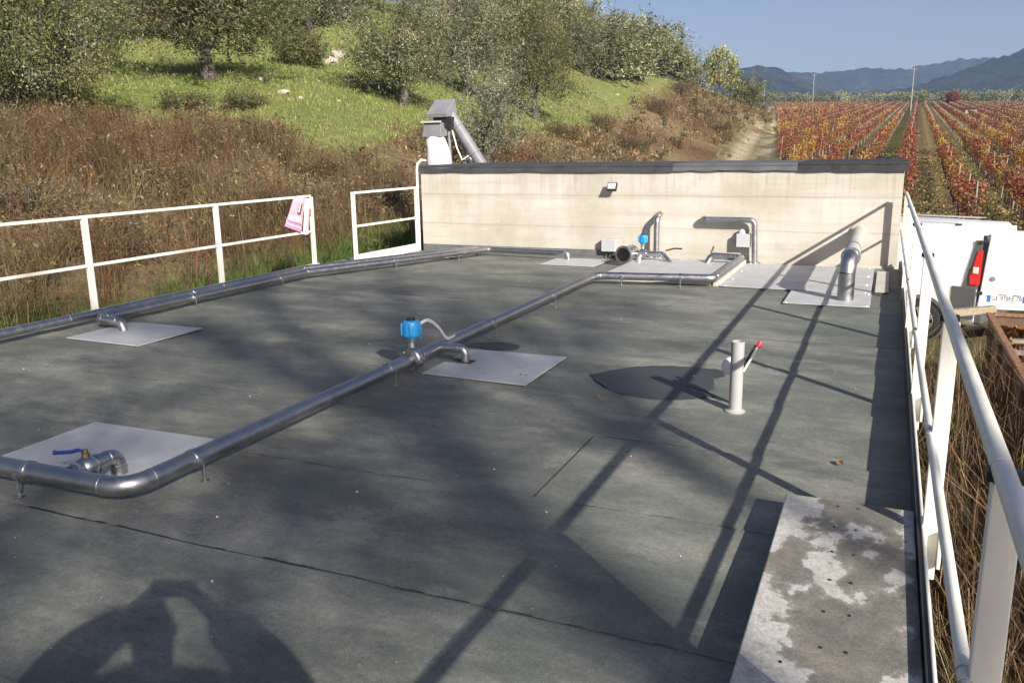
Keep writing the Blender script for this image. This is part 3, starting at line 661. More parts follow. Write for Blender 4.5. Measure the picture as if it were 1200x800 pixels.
# ---- dry brush: reddish stalks and straw on the slope, as one mass each
def scatter(n, x0, x1, y0, y1, g):
    x = x0+(x1-x0)*g.random(n); y = y0+(y1-y0)*g.random(n)
    z, ish = terrain(x, y); return np.stack([x, y, z], 1), ish
def brush(name, N_, box, dmin, dmax, hrange, wid, seed, twigs=2):
    g = np.random.default_rng(seed)
    P, ish = scatter(N_, *box, g); u, v, d = proj(P)
    e = brush_edge(u)+26*(hash_noise(P[:, 0], P[:, 1], 2.3, 33)-0.5)
    keep = (P[:, 0] < -8.45) | (P[:, 1] > 16.2)
    keep &= (d > dmin) & (d < dmax) & (u > -260) & (u < 905) & (v > e) & (ish > 0.25)
    keep &= g.random(N_) < np.clip(0.25+1.2*sstep(0.25, 0.6, hash_noise(P[:, 0], P[:, 1], 2.6, 34)), 0, 1)
    P = P[keep]; d = d[keep]; n = len(P)
    cl = hash_noise(P[:, 0], P[:, 1], 3.4, 35)*0.65+hash_noise(P[:, 0], P[:, 1], 1.2, 36)*0.35
    u, v, _d = proj(P); hh = (hrange[0]+(hrange[1]-hrange[0])*sstep(0.25, 0.75, cl))*(0.55+0.7*g.random(n))*(0.45+0.55*sstep(0, 30, v-brush_edge(u)))
    near = np.clip(d/18, 0.75, 6)
    red = np.array([0.140, 0.078, 0.042]); strw = np.array([0.26, 0.20, 0.105]); dk = np.array([0.095, 0.065, 0.04]); olv = np.array([0.16, 0.145, 0.07])
    t1 = sstep(0.36, 0.62, cl-0.16*(d > 42))[:, None]; base = strw*(1-t1)+red*t1
    r_ = g.random((n, 1)); base = np.where(r_ < 0.27, dk*0.8, np.where(r_ > 0.86, olv, base)); fr = (sstep(34, 4, v-brush_edge(u))*(g.random(n) < 0.75))[:, None]; base = base*(1-fr)+np.where(r_ > 0.5, strw, olv)*fr
    nc = max(10, n//42); ci = g.integers(0, n, nc); as_ = g.integers(0, nc, n); inn = g.random(n) < 0.62; csz = 0.6+0.8*g.random(nc)
    Pc = P[ci][as_]+np.concatenate([g.normal(size=(n, 2))*0.13, np.zeros((n, 1))], 1)
    P = np.where(inn[:, None], Pc, P); hh = np.where(inn, hh[ci][as_]*csz[as_]*(0.55+0.55*g.random(n)), hh*0.8)
    base = np.where((inn & (g.random(n) < 0.8))[:, None], base[ci][as_], base)
    hh = np.clip(hh, 0.08, 1.15)
    q, top = stalk_quads(P, hh, wid*near*(0.5+0.7*g.random(n)), 0.62, g)
    Vs = [q]; Cs = [jitter(base, n, g, 0.38)]
    for k in range(twigs):
        f = 0.35+0.6*g.random((n, 1)); st = P+(top-P)*f
        q2, t2 = stalk_quads(st, hh*(0.16+0.28*g.random(n)), wid*near*0.5, 1.8, g); Vs.append(q2); Cs.append(jitter(base*1.15, n, g, 0.3))
    sel = g.random(n) < 0.55; hp = top[sel]+0.05*g.normal(size=(sel.sum(), 3))
    Vs.append(leaf_quads(hp, 0.10*near[sel]**.7, 0.035*near[sel]**.7, g, 0.6)); Cs.append(jitter(base[sel]*1.05, sel.sum(), g, 0.3))
    o = link_mesh(name, quads_mesh(name, np.concatenate(Vs), MAT['dry'], np.concatenate(Cs))); tag(o, kind='stuff'); return n
brush('dry_brush', 150000, (-34, -8.4, -2, 34), 5, 24, (0.40, 1.2), 0.0085, 51, 3)
brush('dry_brush', 110000, (-40, 0, 14, 60), 22, 50, (0.3, 0.95), 0.009, 52)
brush('dry_brush', 120000, (-60, -5, 35, 150), 45, 160, (0.3, 0.95), 0.008, 53, 1)
# ---- meadow grass and green tufts at the foot of the roof
def grass(name, N_, box, cond, hr, wid, tones, seed, lean=0.7):
    g = np.random.default_rng(seed); P, ish = scatter(N_, *box, g); u, v, d = proj(P)
    k = cond(P, u, v, d, ish, g); P = P[k]; d = d[k]; n = len(P)
    hh = hr[0]+(hr[1]-hr[0])*g.random(n); near = np.clip(d/14, 0.5, 5)
    q, top = stalk_quads(P, hh*np.clip(near, .8, 1.8), wid*near, lean, g)
    tn = np.array(tones)[g.integers(0, len(tones), n)]
    o = link_mesh(name, quads_mesh(name, q, MAT['leaf'], jitter(tn, n, g, 0.2))); tag(o, kind='stuff')
GR = ((0.18, 0.235, 0.06), (0.23, 0.27, 0.08), (0.28, 0.29, 0.11))
grass('meadow_grass', 110000, (-48, -6, 12, 70), lambda P, u, v, d, i, g: (u > -60) & (u < 800) & (v < brush_edge(u)+10) & (d > 20) & (i > 0.4), (0.03, 0.085), 0.016, GR+((0.26, 0.25, 0.11),), 61)
grass('green_tufts', 42000, (-10.6, -8.35, 2, 17), lambda P, u, v, d, i, g: (hash_noise(P[:, 0], P[:, 1], 1.5, 62) > 0.42) & (g.random(len(P)) < 0.8*sstep(-10.8, -8.6, P[:, 0])), (0.18, 0.5), 0.008, ((0.065, 0.12, 0.025), (0.09, 0.15, 0.03), (0.12, 0.16, 0.05)), 63)
grass('yard_grass', 60000, (0.5, 9, 0.5, 16), lambda P, u, v, d, i, g: g.random(len(P)) < 0.35+0.6*(hash_noise(P[:, 0], P[:, 1], 1.1, 64) > 0.5), (0.06, 0.2), 0.008, ((0.07, 0.10, 0.03), (0.11, 0.12, 0.04), (0.16, 0.13, 0.07), (0.2, 0.16, 0.09)), 65)
def straw(name, N_, box, seed):
    g = np.random.default_rng(seed); P, ish = scatter(N_, *box, g)
    P = P[hash_noise(P[:, 0]+5, P[:, 1], 1.0, 70) > 0.36]; n = len(P)
    hh = 0.35+0.75*g.random(n)**1.5
    q, top = stalk_quads(P, hh, 0.0055, 1.1, g)
    q2, _ = stalk_quads(P+(top-P)*(0.3+0.6*g.random((n, 1))), hh*0.4, 0.004, 1.8, g)
    tn = np.array([(0.21, 0.14, 0.075), (0.14, 0.085, 0.048), (0.29, 0.215, 0.125), (0.085, 0.06, 0.036)])[g.integers(0, 4, n)]
    o = link_mesh(name, quads_mesh(name, np.concatenate([q, q2]), MAT['dry'], np.concatenate([jitter(tn, n, g), jitter(tn*1.1, n, g)]))); tag(o, kind='stuff')
straw('dry_weeds', 24000, (0.55, 3.2, 1.0, 10.5), 71)

proto('bramble', seed=21, tones=((0.13, 0.075, 0.04), (0.17, 0.12, 0.06), (0.10, 0.085, 0.04), (0.22, 0.16, 0.08)), R=(1.3, 1.2, 0.85), cz=0.55, clumps=46, per=110, leaf=(0.09, 0.03), clump_r=0.3, up=0.5, trunk=dict(r0=0.03, z_fork=0.15))
brs = [(28, 205, 15.5, 70), (92, 172, 19.5, 44), (150, 168, 20, 50), (205, 185, 18.5, 52), (262, 160, 23, 46), (322, 205, 18, 50), (372, 178, 22.5, 38), (455, 200, 21, 55), (120, 235, 14.5, 66), (655, 172, 47, 22), (705, 150, 57, 20), (742, 172, 55, 22), (775, 135, 74, 20), (800, 108, 92, 18), (825, 140, 84, 18), (846, 160, 78, 18)]
for i, (u, v, d, h) in enumerate(sorted(brs)):
    tree('bramble_clump', 'bramble', u, v, d, h, ORD[i]+' low brown bramble clump from the left in the dry brush of the bank', 'bramble clumps in the dry brush', 1.2, 'shrub', 1.6)

# ---- rocks on the meadow
def rock(P, s, seed, flat=0.6):
    g = np.random.default_rng(seed); bm = bmesh.new(); bmesh.ops.create_icosphere(bm, subdivisions=2, radius=1.0)
    for q in bm.verts:
        k = 1+0.35*g.normal()*0.5; q.co = Vector((q.co.x*k*s, q.co.y*k*s*0.8, q.co.z*k*s*flat))
    me = bpy.data.meshes.new('boulder'); bm.to_mesh(me); bm.free(); me.materials.append(MAT['stone'])
    z = float(terrain(np.array([P[0]]), np.array([P[1]]))[0][0])
    return link_mesh('boulder', me, None, (float(P[0]), float(P[1]), z+s*flat*0.2))
for (u, v, d, s_, lab) in [(332, 107, 32.5, 0.22, 'largest pale boulder on the sunlit meadow right of the lone olive'), (338, 113, 31.5, 0.12, 'small pale stone just below the largest meadow boulder'), (352, 110, 32, 0.13, 'pale stone right of the largest meadow boulder'), (306, 98, 34, 0.14, 'flat pale stone close to the lone olive trunk'), (407, 91, 37, 0.13, 'pale stone on the meadow left of the broad olive'), (396, 108, 33, 0.1, 'lone pale stone low on the meadow near the brush'), (372, 89, 37, 0.11, 'pale stone high on the meadow below the dark bush'), (386, 70, 43, 0.5, 'big limestone outcrop at the top of the meadow beside the dark bush'), (396, 64, 44.5, 0.45, 'upper limestone outcrop block at the top of the meadow'), (637, 88, 68, 0.6, 'pale rock heap on the grass right of the dark olive'), (723, 104, 77, 0.25, 'single white stone on the far meadow below the olive row')]:
    tag(rock(at(u, v, d), s_, int(u+v)), lab, 'boulder')

# ================================================================== vineyard
def vine_mesh(seed, tones, bare=0.0):
    g = np.random.default_rng(seed); n = int(270*(1-bare))
    P = np.stack([g.normal(size=n)*0.09, (g.random(n)-0.5)*1.3, 0.55+1.15*g.random(n)**0.8], 1)
    P[:, 0] *= 0.6+1.2*(P[:, 2]-0.5)
    q = leaf_quads(P, 0.085+0.05*g.random(n), 0.07+0.04*g.random(n), g, -0.3)
    tn = np.array(tones)[g.integers(0, len(tones), n)]
    k = 16; B = np.stack([np.zeros(k), (g.random(k)-0.5)*1.1, np.full(k, 0.75)], 1); hh = 0.4+0.8*g.random(k)
    c1, _ = stalk_quads(B, hh, 0.014, 0.25, g)
    tr = MB().tube([(0, 0, -0.1), (0.03, 0.02, 0.4), (0, 0.05, 0.8)], [0.04, 0.03, 0.025], 5)
    tv = np.array(tr.v); tq = np.array([[tv[i] for i in (f if len(f) == 4 else f[:3]+f[2:3])] for f in tr.f])
    arm = np.array([[[0, -.65, .76], [0, .65, .76], [0, .65, .80], [0, -.65, .80]]])
    V = np.concatenate([q, c1, tq, arm])
    cols = np.concatenate([jitter(tn, n, g, 0.25), jitter((0.14, 0.075, 0.045), k, g), jitter((0.07, 0.05, 0.035), len(tq)+1, g)])
    return V, cols
VR = [(0.27, 0.060, 0.032), (0.20, 0.045, 0.028), (0.29, 0.10, 0.04)]; VU = [(0.23, 0.10, 0.045), (0.185, 0.095, 0.05), (0.27, 0.13, 0.05)]
VY = [(0.48, 0.29, 0.05), (0.38, 0.21, 0.045), (0.27, 0.18, 0.055)]; VG = [(0.16, 0.13, 0.045), (0.20, 0.12, 0.05), (0.13, 0.06, 0.035)]
VSETS = [VR, VU, VY, VG]
VDATA = [[vine_mesh(200+10*i+j, s_, 0.25*(j == 2)) for j in range(3)] for i, s_ in enumerate(VSETS)]
VMESH = [[quads_mesh('vine', V, MAT['leaf'], c) for (V, c) in row] for row in VDATA]
stake_me = MB().tube([(0, 0, -0.2), (0.01, 0, 1.0), (0.0, 0.01, 1.95)], [0.032, 0.03, 0.028], 6).mesh('post', MAT['stake'])
g = np.random.default_rng(77)
nv = 0
for k_ in range(-19, 20):
    lat = ROW0+k_*ROW
    y0 = float(row_start(lat)); y0 += 1.0*g.random()
    if y0 > 285: continue
    bx = lat+ROWDIR*y0; bz = float(valley(bx, y0))
    side = 'left of' if k_ < 0 else 'right of'
    ords = ['first', 'second', 'third', 'fourth', 'fifth', 'sixth', 'seventh', 'eighth', 'ninth', 'tenth', 'eleventh', 'twelfth', 'thirteenth', 'fourteenth', 'fifteenth', 'sixteenth', 'seventeenth', 'eighteenth', 'nineteenth', 'twentieth']
    lab = 'deep red vine row running away just behind the right end of the concrete wall' if k_ == 0 else f'{ords[abs(k_)-1]} autumn vine row {side} the deep red row behind the wall end'
    row = thing('vine_row', (bx, y0, bz), lab, 'vine row', 'autumn vine rows in the field')
    o = np.array([bx, y0, bz]); FV = []; FC = []; PV = []; PF = MB()
    y = y0; i = 0
    while y < 300:
        x = lat+ROWDIR*y; z = float(valley(x, y)); d = y
        if i % 5 == 0:
            uu, vv, dd = proj(np.array([x, y, z+1.5]))
            if d < 150 and -100 < uu < 1400:
                po = link_mesh('post', stake_me, row, (x-bx, y-y0, z-bz)); po.rotation_euler = (0.04*g.normal(), 0.04*g.normal(), g.random()*6)
            else: PF.bar((x, y, z), (x+0.02, y, z+1.9), 0.05+0.0001*d, 0.05+0.0001*d)
        pr_ = np.array([0.42, 0.33, 0.13, 0.12]) if k_ != 0 else np.array([0.86, 0.12, 0.0, 0.02])
        if k_ < 0: pr_ = np.array([0.38, 0.36, 0.17, 0.09])
        if k_ >= 4: pr_ = np.array([0.30, 0.36, 0.16, 0.18])
        cn = hash_noise(np.array([x]), np.array([y]), 7.0, 90)[0]
        if cn > 0.72 and k_ != 0: pr_ = pr_*np.array([0.3, 0.5, 3.5, 1]); pr_ /= pr_.sum()
        cs = g.choice(4, p=pr_/pr_.sum()); js = g.integers(0, 3)
        uu, vv, dd = proj(np.array([x, y, z+1.2]))
        if g.random() > 0.05:
            if d < 88 and -60 < uu < 1330:
                vo = link_mesh('vine', VMESH[cs][js], row, (x-bx, y-y0, z-bz)); vo.rotation_euler = (0, 0, (PI if g.random() < 0.5 else 0)+0.06*g.normal()); s_ = 0.85+0.3*g.random(); vo.scale = (s_*1.1, 1, s_); nv += 1
            elif -300 < uu < 1600:
                V, c = VDATA[cs][js]; f = np.clip(d/80, 1, 3.2); m = max(22, int(190/f**1.5))
                sel = g.choice(190, min(m, 190), replace=False); cen = V[sel].mean(1, keepdims=True)
                q = (V[sel]-cen)*f+cen; q = q+np.array([x, y, z]); FV.append(q); FC.append(c[sel])
        y += 1.12; i += 1
    if FV:
        fo = link_mesh('foliage', quads_mesh('foliage', np.concatenate(FV)-o, MAT['leaf'], np.concatenate(FC)), row); tag(fo, kind='stuff')
    if PF.v:
        ORG[row] = o; po = PF.build('post', MAT['stake'], row, smooth=False); tag(po, kind='stuff')
print('vines as parts', nv)

n = 26000; yy_ = 30+55*g.random(n)**1.4; lt = -12+24*g.random(n); xx_ = lt+ROWDIR*yy_; ok = yy_ > row_start(lt); yy_ = yy_[ok]; xx_ = xx_[ok]; n = len(xx_)
P = np.stack([xx_, yy_, valley(xx_, yy_)+0.05+0.04*g.random(n)], 1); tn = np.array([(0.36, 0.25, 0.10), (0.26, 0.15, 0.06), (0.14, 0.09, 0.05), (0.42, 0.30, 0.10), (0.12, 0.14, 0.045)])[g.integers(0, 5, n)]
o = link_mesh('fallen_vine_leaves', quads_mesh('fallen_vine_leaves', leaf_quads(P, 0.13, 0.10, g), MAT['leaf'], jitter(tn, n, g, 0.25))); tag(o, kind='stuff')

# ---- olive grove closing the field, shed, poles, red tree
g = np.random.default_rng(91); FV = []; FC = []; TB = MB()
VV = np.empty((0, 4, 3))
for ry in range(4):
    for x in np.arange(-95, 120, 3.9):
        xx = x+g.normal()*0.7; yy = 318+ry*9+g.normal()*1.2-0.0*x; z = float(valley(xx, yy)); n = 300; s_ = 0.95+0.35*g.random()
        c = rand_unit(9, g)*np.array([1.8, 1.8, 1.3])*0.8; ii = g.integers(0, 9, n)
        P = (c[ii]+g.normal(size=(n, 3))*0.5)*s_+np.array([xx, yy, z+2.3*s_]); FV.append(leaf_quads(P, 0.55, 0.32, g)); tn = np.array(OL)[g.integers(0, 4)]*(0.9+0.4*g.random())
        FC.append(jitter(np.repeat(tn[None], n, 0), n, g, 0.2)); TB.bar((xx, yy, z-0.3), (xx, yy, z+1.6), 0.3, 0.3)
o = link_mesh('olive_grove', quads_mesh('olive_grove', np.concatenate(FV), MAT['leaf'], np.concatenate(FC))); tag(o, kind='stuff')
o = TB.build('grove_trunks', MAT['bark'], smooth=False); tag(o, kind='stuff')
Pr = at_valley(1115, 122.8)
tree('red_tree', 'redtree', 0, 0, 285, 17, 'small round red leaved tree in front of the far olive grove', None, 1.0, P=np.array([Pr[0]*285/Pr[1], 285, 0]))
q = ray(1081, 120); tree('poplar', 'poplar', 0, 0, 280, 17, 'small yellow green tree at the far end of the vine rows beside the tall pole', None, 1.3, P=np.array([q[0]/q[1]*300, 300, 0]), base=5.3)
def pole(u, vtop, vbase, yd, lab):
    q = ray(u, vbase); x = q[0]/q[1]*yd; z = float(valley(x, yd)); H_ = (vbase-vtop)/FPX*yd*1.02
    t = thing('utility_pole', (x, yd, z), lab, 'pole')
    MB().tube([(x, yd, z-0.5), (x, yd, z+H_*.5), (x, yd, z+H_)], [0.15, 0.12, 0.09], 8).build('shaft', MAT['pole'], t)
    MB().box((x, yd-0.05, z+H_-0.4), (0.9, 0.08, 0.08)).build('crossarm', MAT['pole'], t)
    m = MB()
    for dx in (-0.5, 0.0, 0.5): m.lathe([(0.05, 0), (0.09, 0.1), (0.05, 0.22)], (x+dx, yd-0.05, z+H_-0.34), n=8)
    m.build('insulators', MAT['grey_box'], t)
pole(1067, 84, 130, 205, 'tall pale pole at the head of the grass lane in the vineyard')
pole(952, 90, 124, 290, 'thin pale pole rising from the far left block of vines')
pole(895, 94, 122, 300, 'distant pole beside the end of the track')
pole(889, 98, 122, 302, 'distant shorter pole left of the one at the end of the track')
def shed(u, v, yd):
    q = ray(u, v); x = q[0]/q[1]*yd; z = float(valley(x, yd)); t = thing('field_shed', (x, yd, z), 'small cream field shed with flat dark roof among the right hand vines', 'shed')
    w, h = 1.8, 1.9
    MB().box((x, yd, z+h/2), (w, 2.0, h)).build('wall', MAT['stone'], t, smooth=False)
    MB().box((x, yd, z+h+0.1), (w+0.7, 2.7, 0.2)).build('roof', MAT['cap_dark'], t, smooth=False)
    MB().box((x+0.3, yd-1.02, z+0.85), (0.8, 0.05, 1.7)).build('door', MAT['wood'], t, smooth=False)
shed(1137, 135, 175)
#==ROOF==
# ================================================================== tank building: the roof we stand on
RX0, RX1, RY0, RY1 = -8.1, 0.235, -2.6, 13.0
bld = thing('tank_building', (-4, 5, -2.5), 'flat dark grey bitumen roof of the low concrete tank building', 'building'); 
MB().box(((RX0+RX1)/2, (RY0+RY1)/2, -1.3), (RX1-RX0+0.06, RY1-RY0, 2.56)).build('wall', MAT['concrete'], bld, smooth=False)
g = np.random.default_rng(5)
def membrane(x0, x1, y0, y1):
    k = max(3, int((x1-x0)/0.25)); mb = MB(); xs_ = np.linspace(x0, x1, k)
    wv = 0.014*np.cumsum(g.normal(size=k))*0.35; wv -= wv.mean(); wv = np.clip(wv, -0.03, 0.03)
    lap = y1+0.05+wv
    ys_ = [y0, y0+0.3, y0+0.7]
    vs = []
    for i in range(k):
        for j in range(5):
            yy = (y0, y0+0.33, y0+0.66, lap[i]-0.03, lap[i])[j]; zz = (0.0005, 0.001+0.003*g.random(), 0.003+0.004*g.random(), 0.0075+0.004*g.random(), 0.009)[j]
            vs.append((xs_[i], yy, zz))
        vs.append((xs_[i], lap[i], -0.001))
    fs = [(i*6+j, (i+1)*6+j, (i+1)*6+j+1, i*6+j+1) for i in range(k-1) for j in range(5)]
    mb.add(vs, fs); o = mb.build('membrane_sheet', MAT['membrane'], bld, fix=False)
    return xs_, lap
def bleed(xs_, lap, p=0.75, w=0.012):
    mb = MB(); on = False
    for i in range(len(xs_)-1):
        if hash_noise(np.array([xs_[i]*1.0+lap[i]*7]), np.array([lap[i]*3.0]), 1.1, 8)[0] > 1-p:
            for q in range(4):
                a = xs_[i]+(xs_[i+1]-xs_[i])*q/4; b = xs_[i]+(xs_[i+1]-xs_[i])*(q+1)/4; ya = lap[i]+(lap[i+1]-lap[i])*q/4; yb = lap[i]+(lap[i+1]-lap[i])*(q+1)/4
                wa = w*(0.3+1.1*g.random())
                mb.add([(a, ya-0.002, 0.0115), (b, yb-0.002, 0.0115), (b, yb+wa, 0.0075), (a, ya+wa, 0.0075)], [(0, 1, 2, 3)])
    if mb.v: tag(mb.build('bitumen_bleed', MAT['black_rubber'], bld, fix=False), kind='stuff')
seams = [-2.6, -1.55, -0.5, 0.55, 1.6, 2.62, 3.67, 4.69, 5.72, 6.74, 7.77, 8.8, 9.82, 10.85, 11.9, 12.97]
for i in range(len(seams)-1):
    y0, y1 = seams[i], seams[i+1]
    js = {6: [-1.55], 4: [-4.9], 8: [-5.6], 10: [-2.6], 12: [-6.0], 5: [-6.3]}.get(i, [])
    e = [RX0]+js+[RX1-0.004]
    if i == len(seams)-2: y1 -= 0.06
    for a, b in zip(e[:-1], e[1:]):
        xs_, lap = membrane(a, b-0.006 if b in js else b, y0, y1)
        if i < len(seams)-2: bleed(xs_, lap, 0.40 if i != 4 else 0.75, 0.009+0.005*(i == 4))
# right hand kerb with its black dressing
MB().box((0.228, (0.1+12.9)/2, 0.07), (0.016, 12.8, 0.155)).build('kerb', MAT['black_rubber'], bld, smooth=False)
# ------------------------------------------------------------------ raised tank behind
blk = thing('raised_tank', (-3.6, 14.2, -2.5), 'cream board formed concrete wall of the raised tank closing the far end of the roof', 'wall')
MB().box((-3.62, 14.05, -0.57), (7.6, 2.1, 3.86)).build('wall', MAT['wall'], blk, smooth=False)
def cap(x0, x1, mat, z1, lip):
    mb = MB(); mb.box(((x0+x1)/2, 14.08, z1-0.02), (x1-x0, 2.20, 0.045)); mb.build('cap_sheet', mat, blk, smooth=False, bevel=0.008)
    k = 14; xs_ = np.linspace(x0, x1, k); mb = MB(); gg = np.random.default_rng(int(abs(x0)*100))
    vs = []
    for x in xs_:
        b = z1-lip*(0.9+0.14*gg.random()); f = 12.968-0.012*gg.random()
        vs += [(x, f, z1-0.044), (x, f-0.006, b), (x, 12.996, b), (x, 12.996, z1-0.044)]
    fs = [(i*4+j, (i+1)*4+j, (i+1)*4+(j+1) % 4, i*4+(j+1) % 4) for i in range(k-1) for j in range(4)]+[(0, 1, 2, 3), (k*4-1, k*4-2, k*4-3, k*4-4)]
    mb.add(vs, fs); mb.build('cap_lip', mat, blk, smooth=False)
cap(-7.46, -3.03, MAT['cap_dark'], 1.47, 0.115); cap(-3.026, -1.22, MAT['cap_grey'], 1.475, 0.11); cap(-1.216, 0.23, MAT['black_rubber'], 1.485, 0.13)
MB().box((-5.66, 12.984, 0.065), (3.5, 0.022, 0.13)).build('base_flashing', MAT['flash'], blk, smooth=False, bevel=0.004)
MB().box((-0.95, 12.986, 0.02), (2.3, 0.02, 0.04)).build('base_flashing', MAT['concrete_pale'], blk, smooth=False)

# ------------------------------------------------------------------ plinth
pl = MB().box((-0.0615, 2.42, 0.056), (0.555, 3.16, 0.118)).build('concrete_plinth', MAT['plinth'], None, smooth=False, bevel=0.006)
tag(pl, 'low stained concrete slab at the right edge of the roof, bottom of the photo', 'slab')
for x, y in [(-.103, 3.927), (-.019, 3.93), (-.105, 3.693), (-.018, 3.692), (-.1, 3.444), (-.019, 3.445), (-.094, 3.196), (-.018, 3.199), (-.099, 2.948), (-.014, 2.953), (-.093, 2.709), (-.014, 2.71), (-.206, 2.575), (-.1, 2.45)]:
    mb = MB(); k = 9; pts = [(x+(0.005+0.004*g.random())*math.cos(2*PI*j/k), y+(0.005+0.004*g.random())*math.sin(2*PI*j/k)) for j in range(k)]
    mb.prism(pts, 0.113, 0.1165); mb.build('anchor_hole', MAT['dark'], pl, smooth=False)

# ------------------------------------------------------------------ railings
MAT['rust_weld'] = simple('rusty_weld', (0.30, 0.20, 0.12), (0.62, 0.57, 0.48), 60, 0.7)
def railx(y): return 0.267-0.0042*(y-1.97)
rr = thing('guard_rail', (0.27, 6.5, 0), 'long white tubular railing along the right edge of the roof, posts outside the kerb', 'railing', 'white railings round the roof')
posts = [0.1, 1.97, 3.78, 5.9, 8.1, 10.4, 12.8]
for y in posts:
    x = railx(y)+0.012
    MB().box((x+0.002, y, 0.475), (0.064, 0.04, 1.13)).build('post', MAT['white'], rr, smooth=False, bevel=0.004)
    MB().box((x-0.006, y, 1.054), (0.072, 0.042, 0.024)).build('post_cap', MAT['black'], rr, smooth=False, bevel=0.003)
    MB().box((x+0.042, y, 0.06), (0.014, 0.12, 0.16)).build('foot_plate', MAT['white'], rr, smooth=False, bevel=0.003)
for i in range(len(posts)-1):
    a, b = posts[i], posts[i+1]
    MB().tube([(railx(a), a+0.004, 1.07), (railx(b), b-0.004, 1.07)], 0.0225, 16).build('top_rail', MAT['white'], rr)
    MB().tube([(railx(a)-0.022, a+0.0, 0.555), (railx(b)-0.022, b, 0.555)], 0.0175, 14).build('mid_rail', MAT['white'], rr)
MB().box((0.243, 6.5, 0.10), (0.013, 12.75, 0.115)).build('toe_bar', MAT['white'], rr, smooth=False, bevel=0.004)
m = MB()
for y in posts:
    for dy in (-0.042, 0.042): m.lathe([(0.009, 0), (0.009, 0.008), (0.005, 0.012)], (railx(y)+0.061, y+dy, 0.09), (1, 0, 0), 6)
tag(m.build('foot_bolts', MAT['grey_metal'], rr), kind='stuff')
m = MB()
for y in posts:
    for dy in (-0.03, 0.03):
        if dy < 0 and y < 1: continue
        m.lathe([(0.0178, -0.004), (0.0205, -0.002), (0.0205, 0.002), (0.0178, 0.004)], (railx(y)-0.022, y+dy, 0.555), (0, 1, 0), 12)
tag(m.build('weld_beads', MAT['rust_weld'], rr), kind='stuff')

lr = thing('guard_rail', (-8.1, 5.5, 0), 'white two bar railing along the left roof edge, pink flyer at its far end', 'railing', 'white railings round the roof')
lp = [-1.4, 0.62, 2.65, 4.67, 6.7, 8.73, 10.77]
for y in lp:
    MB().box((-8.1, y, 0.53), (0.045, 0.068, 1.06)).build('post', MAT['white'], lr, smooth=False, bevel=0.004)
for a, b in zip(lp[:-1], lp[1:]):
    MB().box((-8.1, (a+b)/2, 1.072), (0.04, b-a-0.004, 0.036)).build('top_rail', MAT['white'], lr, smooth=False, bevel=0.008)
    MB().box((-8.1, (a+b)/2, 0.535), (0.032, b-a-0.07, 0.036)).build('mid_rail', MAT['white'], lr, smooth=False, bevel=0.008)
MB().box((-8.1, 4.7, 0.018), (0.07, 12.3, 0.034)).build('edge_angle', MAT['white'], lr, smooth=False, bevel=0.004)
gt = thing('gate_panel', (-7.55, 12.2, 0), 'separate white railing panel with kick board between the left railing and the wall', 'railing', 'white railings round the roof')
ga, gb = np.array([-7.60, 11.17]), np.array([-7.49, 12.92])
for q in (ga, gb): MB().box((q[0], q[1], 0.56), (0.045, 0.06, 1.11)).build('post', MAT['white'], gt, smooth=False, bevel=0.004)
for z, w, h, nm in ((1.10, 0.036, 0.036, 'top_rail'), (0.585, 0.032, 0.034, 'mid_rail'), (0.075, 0.012, 0.135, 'kick_board')):
    MB().bar((*(ga+(gb-ga)*0.017), z), (*(gb-(gb-ga)*0.017), z), w, h).build(nm, MAT['white'], gt, smooth=False, bevel=0.004)
def fillet(pts, R, k=7):
    pts = [Vector(p) for p in pts]; out = [[pts[0]]]; segs = []; elb = []
    prev = pts[0]
    for i in range(1, len(pts)-1):
        a, b, c = pts[i-1], pts[i], pts[i+1]; d1 = (a-b).normalized(); d2 = (c-b).normalized(); ang_ = d1.angle(d2)
        t = min(R/math.tan(ang_/2), (a-b).length*0.49, (c-b).length*0.49); p1 = b+d1*t; p2 = b+d2*t
        arc = []
        for j in range(k+1):
            f = j/k; arc.append((1-f)**2*p1+2*f*(1-f)*(b+0*d1)+f*f*p2)
        segs.append((prev, p1)); elb.append(arc); prev = p2
    segs.append((prev, pts[-1])); return segs, elb
def run(t, pts, r, R=None, mat=None, welds=True, n=18, collar=1.045):
    mat = mat or MAT['steel']; segs, elb = fillet(pts, R or r*2.4)
    for a, b in segs:
        if (b-a).length > 0.012: MB().tube([a, b], r, n).build('pipe', mat, t)
    for arc in elb:
        MB().tube(arc, r*1.004, n).build('elbow', mat, t)
        if welds:
            for e, f in ((arc[0], arc[1]), (arc[-1], arc[-2])):
                d = (f-e).normalized(); m = MB(); m.lathe([(r, -0.006), (r*collar, -0.004), (r*collar, 0.004), (r, 0.006)], e, d, n); m.build('weld_ring', MAT['bright_steel'], t)
def clamp(t, p, d, r, foot=None):
    """pipe clip with a threaded stud and a foot plate on the roof"""
    p = Vector(p); d = Vector(d).normalized(); m = MB()
    m.lathe([(r*1.005, -0.016), (r*1.11, -0.016), (r*1.11, 0.016), (r*1.005, 0.016)], p, d, 18)
    side = d.cross(Vector((0, 0, 1))).normalized()
    m.box(p+side*(r+0.018), (0.03, 0.03, 0.03)); o = m.build('pipe_clip', MAT['bright_steel'], t, bevel=0.0)
    m = MB(); m.tube([(p.x+side.x*(r+0.02), p.y+side.y*(r+0.02), p.z), (p.x+side.x*(r+0.02), p.y+side.y*(r+0.02), 0.012)], 0.0065, 8); m.build('stud', MAT['bright_steel'], o)
    m = MB(); m.lathe([(0.026, 0.0), (0.026, 0.006), (0.012, 0.010)], (p.x+side.x*(r+0.02), p.y+side.y*(r+0.02), 0.008), (0, 0, 1), 12); m.build('foot', MAT['bright_steel'], o)
GP = 'stainless pipe runs on the roof'
